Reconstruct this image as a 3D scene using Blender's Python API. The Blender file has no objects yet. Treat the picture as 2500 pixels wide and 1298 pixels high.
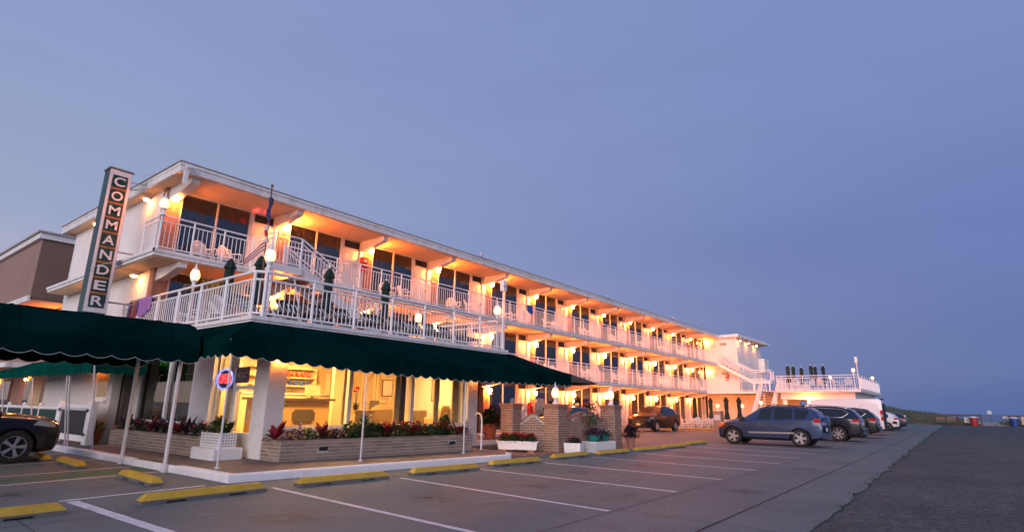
import bpy, bmesh, math, random
from math import sin, cos, pi, radians, sqrt
from mathutils import Matrix, Vector

# ------------------------------------------------------------------ camera
SC = bpy.context.scene
COL = SC.collection
CAM_H = 1.45
def make_camera():
    pitch, roll, yaw = 0.244020, 0.0150916, 0.6611855
    f0 = Vector((-sin(yaw), cos(yaw), 0)); r0 = Vector((cos(yaw), sin(yaw), 0))
    F = f0 * cos(pitch) + Vector((0, 0, 1)) * sin(pitch)
    up = r0.cross(F)
    R = r0 * cos(roll) + up * sin(roll); U = up * cos(roll) - r0 * sin(roll)
    cd = bpy.data.cameras.new('camera'); o = bpy.data.objects.new('camera', cd); COL.objects.link(o)
    o.matrix_world = Matrix(((R.x, U.x, -F.x, 0), (R.y, U.y, -F.y, 0), (R.z, U.z, -F.z, CAM_H), (0, 0, 0, 1)))
    cd.sensor_width = 36.0; cd.lens = 36.0 * 1380.47 / 2500.0
    cd.clip_start = 0.05; cd.clip_end = 9000
    SC.camera = o
make_camera()

# ------------------------------------------------------------------ world (dusk sky)
def s2l(c):
    return tuple(((v / 255) / 12.92 if v <= 10 else (((v / 255) + 0.055) / 1.055) ** 2.4) for v in c) + (1.0,)
def make_world():
    w = bpy.data.worlds.new('World'); SC.world = w; w.use_nodes = True
    nt = w.node_tree; N = nt.nodes; L = nt.links
    bg = N['Background']
    tc = N.new('ShaderNodeTexCoord'); sp = N.new('ShaderNodeSeparateXYZ'); L.new(tc.outputs['Generated'], sp.inputs[0])
    def ramp(stops):
        r = N.new('ShaderNodeValToRGB'); e = r.color_ramp.elements
        while len(e) < len(stops): e.new(0.5)
        for k, (p, c) in enumerate(stops):
            e[k].position = p; e[k].color = s2l(c)
        r.color_ramp.interpolation = 'B_SPLINE' if False else 'EASE'
        L.new(sp.outputs['Z'], r.inputs[0]); return r
    east = ramp([(0.0, (76, 103, 160)), (0.06, (96, 116, 169)), (0.22, (107, 125, 182)), (0.5, (122, 140, 193)), (1.0, (129, 149, 197))])
    west = ramp([(0.0, (215, 190, 190)), (0.10, (190, 182, 196)), (0.28, (154, 167, 200)), (0.55, (140, 156, 200)), (1.0, (130, 148, 196))])
    dt = N.new('ShaderNodeVectorMath'); dt.operation = 'DOT_PRODUCT'
    L.new(tc.outputs['Generated'], dt.inputs[0]); dt.inputs[1].default_value = (-0.75, -0.66, 0)
    mr = N.new('ShaderNodeMapRange'); mr.interpolation_type = 'SMOOTHERSTEP'
    mr.inputs['From Min'].default_value = -1.05; mr.inputs['From Max'].default_value = 1.0
    L.new(dt.outputs['Value'], mr.inputs[0])
    # faint streaky unevenness
    mp = N.new('ShaderNodeMapping'); mp.inputs['Scale'].default_value = (1.5, 1.5, 9); L.new(tc.outputs['Generated'], mp.inputs[0])
    nz = N.new('ShaderNodeTexNoise'); nz.inputs['Scale'].default_value = 2.0; nz.inputs['Detail'].default_value = 4; L.new(mp.outputs[0], nz.inputs[0])
    nr = N.new('ShaderNodeMapRange'); nr.inputs['To Min'].default_value = 0.94; nr.inputs['To Max'].default_value = 1.06; L.new(nz.outputs[0], nr.inputs[0])
    mx = N.new('ShaderNodeMixRGB'); L.new(mr.outputs[0], mx.inputs[0]); L.new(east.outputs[0], mx.inputs[1]); L.new(west.outputs[0], mx.inputs[2])
    ml = N.new('ShaderNodeVectorMath'); ml.operation = 'SCALE'; L.new(mx.outputs[0], ml.inputs[0]); L.new(nr.outputs[0], ml.inputs['Scale'])
    L.new(ml.outputs[0], bg.inputs[0]); bg.inputs[1].default_value = 1.0
make_world()

def make_sun():
    d = bpy.data.lights.new('sun', 'SUN'); d.energy = 3.2; d.angle = radians(60); d.color = (1.0, 0.84, 0.84)
    o = bpy.data.objects.new('sun', d); COL.objects.link(o)
    v = Vector((-0.42, 0.86, -0.10)).normalized()        # afterglow low in the west, behind the camera
    o.rotation_euler = v.to_track_quat('-Z', 'Y').to_euler()
make_sun()
SC.view_settings.view_transform = 'Standard'; SC.view_settings.look = 'None'
SC.view_settings.exposure = 0.0; SC.view_settings.gamma = 1.0
SC.render.engine = 'CYCLES'
SC.cycles.use_denoising = True
try: SC.cycles.denoiser = 'OPENIMAGEDENOISE'
except Exception: pass
SC.cycles.use_light_tree = True
SC.cycles.max_bounces = 6; SC.cycles.diffuse_bounces = 3; SC.cycles.glossy_bounces = 3; SC.cycles.transparent_max_bounces = 8
SC.cycles.sample_clamp_indirect = 4.0
SC.cycles.caustics_reflective = False; SC.cycles.caustics_refractive = False

# ------------------------------------------------------------------ helpers
random.seed(7)
class MB:
    def __init__(s): s.v = []; s.f = []; s.m = []; s.mi = 0
    def add(s, vs, fs):
        b = len(s.v); s.v += [tuple(p) for p in vs]; s.f += [tuple(b + i for i in f) for f in fs]; s.m += [s.mi] * len(fs); return s
    def box(s, x0, x1, y0, y1, z0, z1):
        if x0 > x1: x0, x1 = x1, x0
        if y0 > y1: y0, y1 = y1, y0
        if z0 > z1: z0, z1 = z1, z0
        return s.hexa([(x0, y0, z0), (x1, y0, z0), (x1, y1, z0), (x0, y1, z0), (x0, y0, z1), (x1, y0, z1), (x1, y1, z1), (x0, y1, z1)])
    def hexa(s, p):
        return s.add(p, [(3, 2, 1, 0), (4, 5, 6, 7), (0, 1, 5, 4), (1, 2, 6, 5), (2, 3, 7, 6), (3, 0, 4, 7)])
    def cbox(s, c, d): return s.box(c[0] - d[0] / 2, c[0] + d[0] / 2, c[1] - d[1] / 2, c[1] + d[1] / 2, c[2] - d[2] / 2, c[2] + d[2] / 2)
    def bbox(s, x0, x1, y0, y1, z0, z1, b=0.01):       # box with chamfered vertical and top edges
        for (a, c) in (((x0 + b, x1 - b, y0, y1), 0),): pass
        pts = [(x0 + b, y0), (x1 - b, y0), (x1, y0 + b), (x1, y1 - b), (x1 - b, y1), (x0 + b, y1), (x0, y1 - b), (x0, y0 + b)]
        cx, cy = (x0 + x1) / 2, (y0 + y1) / 2
        def ins(p): return (cx + (p[0] - cx) * (1 - 2 * b / max(1e-6, x1 - x0)), cy + (p[1] - cy) * (1 - 2 * b / max(1e-6, y1 - y0)))
        lv = [[(p[0], p[1], z0) for p in pts], [(p[0], p[1], z1 - b) for p in pts], [(*ins(p), z1) for p in pts]]
        return s.loft(lv)
    def loft(s, rings, cap=True):
        n = len(rings[0]); vs = [p for r in rings for p in r]; fs = []
        for i in range(len(rings) - 1):
            for j in range(n):
                k = (j + 1) % n; fs.append((i * n + j, i * n + k, (i + 1) * n + k, (i + 1) * n + j))
        if cap: fs.append(tuple(reversed(range(n)))); fs.append(tuple((len(rings) - 1) * n + j for j in range(n)))
        return s.add(vs, fs)
    def tube(s, p, q, r, n=6, r2=None, cap=True):
        p = Vector(p); q = Vector(q); d = (q - p)
        if d.length < 1e-6: return s
        d.normalize(); a = d.orthogonal().normalized(); b = d.cross(a); r2 = r if r2 is None else r2
        R = [[p + (a * cos(t) + b * sin(t)) * r for t in [2 * pi * i / n for i in range(n)]], [q + (a * cos(t) + b * sin(t)) * r2 for t in [2 * pi * i / n for i in range(n)]]]
        return s.loft(R, cap)
    def path(s, pts, r, n=6, closed=False, rs=None):
        pts = [Vector(p) for p in pts]; rings = []; up = None
        m = len(pts)
        for i in range(m):
            if closed: d = pts[(i + 1) % m] - pts[i - 1]
            else: d = pts[min(i + 1, m - 1)] - pts[max(i - 1, 0)]
            d.normalize()
            if up is None: a = d.orthogonal().normalized()
            else:
                a = up - d * up.dot(d)
                a = a.normalized() if a.length > 1e-5 else d.orthogonal().normalized()
            up = a; b = d.cross(a); rr = rs[i] if rs else r
            rings.append([pts[i] + (a * cos(2 * pi * k / n) + b * sin(2 * pi * k / n)) * rr for k in range(n)])
        if closed: rings.append(rings[0])
        return s.loft(rings, not closed)
    def lathe(s, prof, n=12, c=(0, 0, 0), ax='z', cap=True):
        rings = []
        for (r, h) in prof:
            ring = []
            for k in range(n):
                t = 2 * pi * k / n; a, b = r * cos(t), r * sin(t)
                ring.append((c[0] + a, c[1] + b, c[2] + h) if ax == 'z' else ((c[0] + a, c[1] - h, c[2] + b) if ax == 'y' else (c[0] + h, c[1] + a, c[2] + b)))
            rings.append(ring)
        return s.loft(rings, cap)
    def prism(s, poly, z0, z1):
        return s.loft([[(x, y, z0) for x, y in poly], [(x, y, z1) for x, y in poly]])
    def prismx(s, poly, x0, x1):       # polygon in (y,z)
        return s.loft([[(x0, y, z) for y, z in poly], [(x1, y, z) for y, z in poly]])
    def prismy(s, poly, y0, y1):       # polygon in (x,z)
        return s.loft([[(x, y0, z) for x, z in poly], [(x, y1, z) for x, z in poly]])
    def quad(s, a, b, c, d): return s.add([a, b, c, d], [(0, 1, 2, 3)])
    def sphere(s, c, r, n=8, m=6, sz=1.0):
        return s.lathe([(max(1e-3, r * sin(pi * i / m)), -r * cos(pi * i / m) * sz) for i in range(m + 1)], n, c)
    def blade(s, base, direction, length, width, droop=0.3, seg=3, fold=0.0):
        d = Vector(direction).normalized(); side = d.cross(Vector((0, 0, 1)))
        if side.length < 1e-3: side = Vector((1, 0, 0))
        side.normalize(); b = Vector(base); L = []; R = []
        for i in range(seg + 1):
            t = i / seg; p = b + d * (length * t) + Vector((0, 0, -droop * length * t * t))
            w = width * (0.35 + 1.3 * t if t < 0.5 else 2.0 * (1 - t)) * 0.5
            L.append(p - side * max(w, 0.0008)); R.append(p + side * max(w, 0.0008))
        vs = L + R; n = seg + 1
        return s.add(vs, [(i, i + 1, n + i + 1, n + i) for i in range(seg)])
    def build(s, name, mat, parent=None, smooth=False, off=None, sharp=35):
        me = bpy.data.meshes.new(name)
        v = s.v
        if off is None and parent is not None and parent.get('_w'): off = parent['_w']
        if off is not None: v = [(p[0] - off[0], p[1] - off[1], p[2] - off[2]) for p in v]
        me.from_pydata([tuple(p) for p in v], [], s.f)
        ms = mat if isinstance(mat, (list, tuple)) else [mat]
        for x in ms: me.materials.append(M[x] if isinstance(x, str) else x)
        if len(ms) > 1: me.polygons.foreach_set('material_index', s.m)
        fix(me, smooth, sharp)
        return mesh_obj(name, me, parent)
def fix(me, smooth, sharp=35):
    bm = bmesh.new(); bm.from_mesh(me); bmesh.ops.recalc_face_normals(bm, faces=bm.faces)
    if smooth:
        ca = radians(sharp)
        for f in bm.faces: f.smooth = True
        for e in bm.edges:
            if len(e.link_faces) == 2 and e.calc_face_angle(0) > ca: e.smooth = False
    bm.to_mesh(me); bm.free()
def mesh_obj(name, me, parent=None, loc=None):
    o = bpy.data.objects.new(name, me); COL.objects.link(o)
    if parent is not None: o.parent = parent
    if loc is not None: o.location = loc
    return o
def tag(o, label=None, cat=None, group=None, kind=None):
    if label: o['label'] = label
    if cat: o['category'] = cat
    if group: o['group'] = group
    if kind: o['kind'] = kind
    return o
def thing(name, label, cat, loc=(0, 0, 0), rz=0.0, group=None, world=False):
    o = bpy.data.objects.new(name, None); COL.objects.link(o); o.location = loc; o.rotation_euler = (0, 0, rz)
    o.empty_display_size = 0.2
    tag(o, label, cat, group)
    if world: o['_w'] = tuple(loc)       # children meshes are written in world coordinates
    return o
def copy_tree(src, loc, rz=None, label=None, group=None, scale=None):
    def rec(o, par):
        c = o.copy(); COL.objects.link(c); c.parent = par
        for ch in o.children: rec(ch, c)
        return c
    r = rec(src, None); r.location = loc
    if rz is not None: r.rotation_euler = (0, 0, rz)
    if scale is not None: r.scale = scale
    if label: r['label'] = label
    if group: r['group'] = group
    return r
class Proto:                              # first use moves the original, later uses copy it
    def __init__(s, root): s.root = root; s.used = False
    def put(s, loc, rz=0.0, label=None, group=None, scale=None):
        if not s.used:
            s.used = True; o = s.root; o.location = loc; o.rotation_euler = (0, 0, rz)
            if scale is not None: o.scale = scale
            if label: o['label'] = label
            if group: o['group'] = group
            return o
        return copy_tree(s.root, loc, rz, label, group, scale)
ORD = ['first', 'second', 'third', 'fourth', 'fifth', 'sixth', 'seventh', 'eighth', 'ninth', 'tenth', 'eleventh', 'twelfth', 'thirteenth', 'fourteenth', 'fifteenth', 'sixteenth', 'seventeenth', 'eighteenth', 'nineteenth', 'twentieth', 'twenty-first', 'twenty-second', 'twenty-third', 'twenty-fourth']
def lerp(a, b, t): return a + (b - a) * t

# ------------------------------------------------------------------ materials
M = {}
def mat(name, col, rough=0.6, metal=0.0, var=0.0, vs=3.0, bump=0.0, bs=40.0, spec=0.5, emit=None, es=0.0, dirt=None, ds=1.2, streak=False, coat=0.0):
    m = bpy.data.materials.new(name); m.use_nodes = True; nt = m.node_tree; N = nt.nodes; L = nt.links
    b = N['Principled BSDF']
    b.inputs['Base Color'].default_value = (*col, 1); b.inputs['Roughness'].default_value = rough; b.inputs['Metallic'].default_value = metal
    b.inputs['Specular IOR Level'].default_value = spec
    if coat: b.inputs['Coat Weight'].default_value = coat; b.inputs['Coat Roughness'].default_value = 0.05
    if emit: b.inputs['Emission Color'].default_value = (*emit, 1); b.inputs['Emission Strength'].default_value = es
    tc = None
    def co(scale):
        nonlocal tc
        if tc is None: tc = N.new('ShaderNodeTexCoord')
        mp = N.new('ShaderNodeMapping'); mp.inputs['Scale'].default_value = scale; L.new(tc.outputs['Object'], mp.inputs[0]); return mp.outputs[0]
    last = None
    if var > 0:
        n = N.new('ShaderNodeTexNoise'); n.inputs['Scale'].default_value = vs; n.inputs['Detail'].default_value = 6; n.inputs['Roughness'].default_value = 0.6
        L.new(co((1, 1, 1)), n.inputs[0])
        r = N.new('ShaderNodeMapRange'); r.inputs['From Min'].default_value = 0.3; r.inputs['From Max'].default_value = 0.7
        r.inputs['To Min'].default_value = 1 - var; r.inputs['To Max'].default_value = 1 + var; L.new(n.outputs[0], r.inputs[0])
        s = N.new('ShaderNodeVectorMath'); s.operation = 'SCALE'; s.inputs[0].default_value = col; L.new(r.outputs[0], s.inputs['Scale'])
        last = s.outputs[0]
    if dirt:
        n = N.new('ShaderNodeTexNoise'); n.inputs['Scale'].default_value = ds; n.inputs['Detail'].default_value = 8; n.inputs['Roughness'].default_value = 0.65
        L.new(co((1, 1, 0.25) if streak else (1, 1, 1)), n.inputs[0])
        r = N.new('ShaderNodeMapRange'); r.inputs['From Min'].default_value = 0.5; r.inputs['From Max'].default_value = 0.75; r.inputs['To Max'].default_value = dirt[1]; L.new(n.outputs[0], r.inputs[0])
        x = N.new('ShaderNodeMixRGB'); L.new(r.outputs[0], x.inputs[0]); x.inputs[1].default_value = (*col, 1); x.inputs[2].default_value = (*dirt[0], 1)
        if last: L.new(last, x.inputs[1])
        last = x.outputs[0]
    if last: L.new(last, b.inputs['Base Color'])
    if bump > 0:
        n = N.new('ShaderNodeTexNoise'); n.inputs['Scale'].default_value = bs; n.inputs['Detail'].default_value = 4; L.new(co((1, 1, 1)), n.inputs[0])
        bp = N.new('ShaderNodeBump'); bp.inputs['Strength'].default_value = bump; bp.inputs['Distance'].default_value = 0.02; L.new(n.outputs[0], bp.inputs['Height']); L.new(bp.outputs[0], b.inputs['Normal'])
    M[name] = m; return m
WARM = (1.0, 0.225, 0.035)
mat('white', (0.78, 0.76, 0.73), 0.5, var=0.05, vs=2, dirt=((0.45, 0.42, 0.38), 0.25), ds=1.5, streak=True)
mat('stucco', (0.80, 0.78, 0.75), 0.8, var=0.04, vs=1.3, bump=0.25, bs=60, dirt=((0.5, 0.47, 0.43), 0.3), ds=0.8, streak=True)
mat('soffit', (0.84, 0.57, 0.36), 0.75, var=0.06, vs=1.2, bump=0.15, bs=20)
mat('rail', (0.86, 0.85, 0.84), 0.4, var=0.03, vs=8)
mat('fascia', (0.80, 0.79, 0.77), 0.5, var=0.07, vs=1.5, dirt=((0.38, 0.34, 0.29), 0.6), ds=3.5, streak=True)
mat('roofing', (0.40, 0.39, 0.38), 0.9, var=0.15, vs=2)
mat('door', (0.76, 0.72, 0.65), 0.45, var=0.04, vs=2)
mat('brick', (0.36, 0.17, 0.11), 0.85, var=0.28, vs=5.5, bump=0.3, bs=50)
mat('tanbrick', (0.29, 0.215, 0.165), 0.85, var=0.22, vs=4.3, bump=0.3, bs=60, dirt=((0.22, 0.15, 0.12), 0.5), ds=4)
mat('pinkbrick', (0.30, 0.165, 0.115), 0.85, var=0.25, vs=5.1, bump=0.3, bs=60, dirt=((0.3, 0.13, 0.09), 0.6), ds=6)
mat('mortar', (0.50, 0.46, 0.41), 0.95, var=0.12, vs=9, bump=0.3, bs=80)
mat('paintbrick', (0.72, 0.71, 0.69), 0.6, var=0.05, vs=3, dirt=((0.4, 0.38, 0.36), 0.3), ds=2.5)
mat('paver', (0.30, 0.15, 0.11), 0.85, var=0.3, vs=7)
mat('kerb', (0.78, 0.77, 0.76), 0.6, var=0.05, vs=3, dirt=((0.3, 0.28, 0.26), 0.25), ds=4, bump=0.2, bs=30)
mat('yellow', (0.50, 0.31, 0.022), 0.6, var=0.14, vs=4, dirt=((0.25, 0.19, 0.09), 0.5), ds=14, bump=0.15, bs=60)
mat('precast', (0.13, 0.12, 0.11), 0.95, var=0.2, vs=8, bump=0.4, bs=45, dirt=((0.10, 0.09, 0.08), 0.6), ds=9)
mat('linepaint', (0.66, 0.65, 0.66), 0.7, var=0.08, vs=6, dirt=((0.30, 0.28, 0.28), 0.8), ds=5)
mat('greenpaint', (0.03, 0.13, 0.07), 0.7, var=0.15, vs=4)
mat('canvas', (0.0012, 0.017, 0.0155), 0.9, var=0.35, vs=0.9, bump=0.15, bs=90, spec=0.0)
mat('canvas_lit', (0.003, 0.062, 0.046), 0.95, var=0.25, vs=1.2, bump=0.15, bs=90, spec=0.0)  # brighter canvas copy; sky light on the patio awning put into the colour
mat('canvas_trim', (0.45, 0.50, 0.48), 0.7)
mat('umbrella_cloth', (0.002, 0.020, 0.014), 0.8, var=0.2, vs=6)
mat('metal', (0.50, 0.50, 0.51), 0.4, metal=0.6, var=0.08, vs=6)
mat('greypole', (0.58, 0.57, 0.58), 0.45, var=0.06, vs=6)
mat('black', (0.012, 0.012, 0.013), 0.5)
mat('rubber', (0.012, 0.012, 0.012), 0.85)
mat('signgreen', (0.005, 0.045, 0.035), 0.35)
mat('signside', (0.018, 0.06, 0.06), 0.5, var=0.1, vs=3)
mat('signorange', (0.36, 0.14, 0.035), 0.5, var=0.08, vs=2)
mat('signwhite', (0.74, 0.72, 0.72), 0.45, var=0.04, vs=3)
mat('red', (0.45, 0.015, 0.015), 0.4)
mat('terracotta', (0.42, 0.13, 0.05), 0.8, var=0.12, vs=6)
mat('teal', (0.02, 0.20, 0.18), 0.5)
mat('plastic', (0.78, 0.76, 0.74), 0.35, var=0.02)
mat('brass', (0.35, 0.20, 0.06), 0.35, metal=0.9)
mat('wood', (0.11, 0.065, 0.04), 0.8, var=0.25, vs=5)
mat('greywood', (0.22, 0.18, 0.15), 0.85, var=0.25, vs=5)
mat('brownstucco', (0.20, 0.125, 0.095), 0.9, var=0.08, vs=1, bump=0.2, bs=40)
mat('tanstucco', (0.30, 0.20, 0.16), 0.9, var=0.08, vs=1, bump=0.2, bs=40)
mat('curtain', (0.11, 0.098, 0.085), 0.9, var=0.15, vs=3)
mat('bluecurtain', (0.22, 0.20, 0.18), 0.9, var=0.1, vs=3)
mat('litcurtain', (0.55, 0.45, 0.22), 0.9, var=0.1, vs=3, emit=(1.0, 0.62, 0.16), es=0.55)
mat('drape', (0.55, 0.42, 0.24), 0.9, var=0.08, vs=5)
mat('interior', (0.72, 0.58, 0.36), 0.8, var=0.05, vs=2)
mat('counterfront', (0.60, 0.40, 0.16), 0.6, var=0.05, vs=2)
mat('countertop', (0.10, 0.08, 0.06), 0.4)
mat('leaf', (0.035, 0.085, 0.022), 0.6, var=0.35, vs=7)
mat('leaf_dark', (0.018, 0.045, 0.018), 0.6, var=0.35, vs=7)
mat('leaf_red', (0.22, 0.018, 0.026), 0.45, var=0.4, vs=6)
mat('leaf_purple', (0.035, 0.015, 0.035), 0.5, var=0.35, vs=7)
mat('leaf_lime', (0.16, 0.20, 0.03), 0.6, var=0.3, vs=8)
mat('flower_red', (0.50, 0.012, 0.02), 0.6, var=0.25, vs=20)
mat('flower_pink', (0.55, 0.10, 0.16), 0.6, var=0.2, vs=20)
mat('flower_white', (0.75, 0.72, 0.62), 0.6)
mat('flower_purple', (0.09, 0.03, 0.18), 0.6, var=0.3, vs=20)
mat('flower_yellow', (0.62, 0.50, 0.16), 0.6)
mat('palmleaf', (0.10, 0.15, 0.05), 0.6, var=0.3, vs=8)
mat('dunegrass', (0.07, 0.10, 0.035), 0.8, var=0.35, vs=1.5)
mat('dunesoil', (0.085, 0.09, 0.05), 0.95, var=0.3, vs=1.5, bump=0.5, bs=6)
mat('sand', (0.34, 0.29, 0.23), 0.95, var=0.1, vs=0.5, bump=0.4, bs=8)
mat('soil', (0.03, 0.02, 0.015), 0.95)
mat('carblue', (0.038, 0.064, 0.14), 0.28, metal=0.55, coat=1.0)
mat('carblack', (0.006, 0.007, 0.010), 0.2, coat=1.0)
mat('carnavy', (0.004, 0.007, 0.016), 0.22, metal=0.1, coat=1.0)
mat('carmaroon', (0.004, 0.004, 0.007), 0.3, metal=0.0, spec=0.3, coat=0.35)
mat('carwhite', (0.72, 0.72, 0.73), 0.3, coat=1.0)
mat('carglass', (0.006, 0.008, 0.010), 0.04, spec=0.9)
mat('chrome', (0.55, 0.55, 0.56), 0.2, metal=0.95)
mat('alloy', (0.48, 0.47, 0.46), 0.3, metal=0.7)
mat('plasticblack', (0.012, 0.012, 0.013), 0.6)
mat('taillight', (0.42, 0.010, 0.012), 0.15, coat=1.0)
mat('headlight', (0.35, 0.36, 0.38), 0.1, coat=1.0)
mat('amber', (0.50, 0.12, 0.02), 0.2)
mat('sea', (0.02, 0.035, 0.07), 0.25, var=0.2, vs=0.05, bump=0.5, bs=0.4)
mat('stripe_black', (0.012, 0.012, 0.014), 0.85)
mat('stripe_white', (0.70, 0.68, 0.66), 0.85)
mat('towel_purple', (0.34, 0.16, 0.42), 0.95, var=0.1, vs=5, bump=0.3, bs=90)
mat('towel_blue', (0.04, 0.09, 0.34), 0.95); mat('towel_red', (0.30, 0.03, 0.05), 0.95); mat('towel_green', (0.10, 0.28, 0.16), 0.95)
mat('flag_blue', (0.012, 0.02, 0.10), 0.8); mat('flag_red', (0.35, 0.02, 0.02), 0.8); mat('flag_white', (0.65, 0.62, 0.60), 0.8)
mat('barrelred', (0.34, 0.02, 0.015), 0.45); mat('barrelblue', (0.015, 0.05, 0.22), 0.45)
mat('paper', (0.62, 0.60, 0.56), 0.8); mat('posterpink', (0.60, 0.42, 0.38), 0.8)
mat('lamp_glass', (0.9, 0.8, 0.6), 0.5, emit=WARM, es=880.0)
mat('lamp_top', (0.9, 0.8, 0.6), 0.5, emit=WARM, es=1700.0)
mat('globe_glass', (0.9, 0.8, 0.6), 0.5, emit=(1.0, 0.42, 0.11), es=5.0)
mat('flood_glass', (0.9, 0.8, 0.6), 0.5, emit=(1.0, 0.34, 0.08), es=260.0)
mat('ceiling_glass', (0.9, 0.8, 0.6), 0.5, emit=(1.0, 0.52, 0.16), es=360.0)
mat('neon_red', (0.8, 0.1, 0.1), 0.5, emit=(1.0, 0.05, 0.05), es=2.2)
mat('neon_blue', (0.2, 0.3, 0.9), 0.5, emit=(0.22, 0.32, 1.0), es=1.3)
mat('exit_red', (0.6, 0.03, 0.03), 0.5, emit=(1.0, 0.10, 0.08), es=0.9)
mat('tv_glow', (0.4, 0.4, 0.4), 0.4, emit=(0.75, 0.9, 0.75), es=0.9)
mat('navysign', (0.008, 0.010, 0.03), 0.4)
mat('silverletter', (0.40, 0.40, 0.46), 0.4)

def glass_mat(name, ior=1.9, tint=(0.9, 0.92, 0.92)):
    m = bpy.data.materials.new(name); m.use_nodes = True; nt = m.node_tree; N = nt.nodes; L = nt.links
    N.remove(N['Principled BSDF']); out = N['Material Output']
    fr = N.new('ShaderNodeFresnel'); fr.inputs[0].default_value = ior
    tr = N.new('ShaderNodeBsdfTransparent'); tr.inputs[0].default_value = (*tint, 1)
    gl = N.new('ShaderNodeBsdfGlossy'); gl.inputs['Roughness'].default_value = 0.02; gl.inputs['Color'].default_value = (.92, .90, .80, 1)
    ge = N.new('ShaderNodeNewGeometry'); bf = N.new('ShaderNodeMath'); bf.operation = 'SUBTRACT'; bf.inputs[0].default_value = 1.0; L.new(ge.outputs['Backfacing'], bf.inputs[1])
    mu = N.new('ShaderNodeMath'); mu.operation = 'MULTIPLY'; L.new(fr.outputs[0], mu.inputs[0]); L.new(bf.outputs[0], mu.inputs[1])
    mx = N.new('ShaderNodeMixShader'); L.new(mu.outputs[0], mx.inputs[0]); L.new(tr.outputs[0], mx.inputs[1]); L.new(gl.outputs[0], mx.inputs[2]); L.new(mx.outputs[0], out.inputs[0])
    M[name] = m
glass_mat('glass', 2.3, (0.5, 0.51, 0.53)); glass_mat('clearglass', 1.4, (0.93, 0.93, 0.90))

def ground_mat(name, base, kind):
    m = bpy.data.materials.new(name); m.use_nodes = True; nt = m.node_tree; N = nt.nodes; L = nt.links
    b = N['Principled BSDF']; b.inputs['Roughness'].default_value = 0.9 if kind == 'asphalt' else 0.75; b.inputs['Specular IOR Level'].default_value = 0.35
    tc = N.new('ShaderNodeTexCoord')
    def noise(sc, det=6, vec=None, rough=0.6):
        n = N.new('ShaderNodeTexNoise'); n.inputs['Scale'].default_value = sc; n.inputs['Detail'].default_value = det; n.inputs['Roughness'].default_value = rough
        L.new(vec or tc.outputs['Object'], n.inputs[0]); return n.outputs[0]
    def mr(src, a, b_, c, d):
        r = N.new('ShaderNodeMapRange'); r.inputs['From Min'].default_value = a; r.inputs['From Max'].default_value = b_; r.inputs['To Min'].default_value = c; r.inputs['To Max'].default_value = d; L.new(src, r.inputs[0]); return r.outputs[0]
    def mul(a, b_):
        x = N.new('ShaderNodeMath'); x.operation = 'MULTIPLY'; L.new(a, x.inputs[0]); L.new(b_, x.inputs[1]); return x.outputs[0]
    if kind == 'asphalt':
        f = mul(mul(mr(noise(17, 4, rough=0.95), 0.36, 0.64, 0.15, 1.9), mr(noise(0.5, 6), 0.3, 0.7, 0.75, 1.25)), mr(noise(5, 4), 0.3, 0.7, 0.7, 1.3))
    else:
        big = mr(noise(0.45, 6), 0.3, 0.7, 0.76, 1.2); fine = mr(noise(14, 5, rough=0.9), 0.3, 0.7, 0.80, 1.2); stain = mr(noise(0.9, 9, rough=0.75), 0.48, 0.70, 1.0, 0.55)
        f = mul(mul(big, fine), stain)
        vo = N.new('ShaderNodeTexVoronoi'); vo.feature = 'DISTANCE_TO_EDGE'; vo.inputs['Scale'].default_value = 0.22
        wv = N.new('ShaderNodeVectorMath'); wv.operation = 'ADD'
        nn = N.new('ShaderNodeTexNoise'); nn.inputs['Scale'].default_value = 1.1; nn.inputs['Detail'].default_value = 5; L.new(tc.outputs['Object'], nn.inputs[0])
        L.new(tc.outputs['Object'], wv.inputs[0]); L.new(nn.outputs[1], wv.inputs[1]); L.new(wv.outputs[0], vo.inputs[0])
        crack = mr(vo.outputs[0], 0.0, 0.0016, 0.55, 1.0); f = mul(f, crack)
    s = N.new('ShaderNodeVectorMath'); s.operation = 'SCALE'; s.inputs[0].default_value = base; L.new(f, s.inputs['Scale']); L.new(s.outputs[0], b.inputs['Base Color'])
    bp = N.new('ShaderNodeBump'); bp.inputs['Strength'].default_value = 0.55 if kind == 'asphalt' else 0.2; bp.inputs['Distance'].default_value = 0.02
    L.new(noise(45 if kind == 'asphalt' else 60, 3), bp.inputs['Height']); L.new(bp.outputs[0], b.inputs['Normal'])
    M[name] = m
mat('crackfill', (0.30, 0.29, 0.29), .8, var=.2, vs=9)
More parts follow.
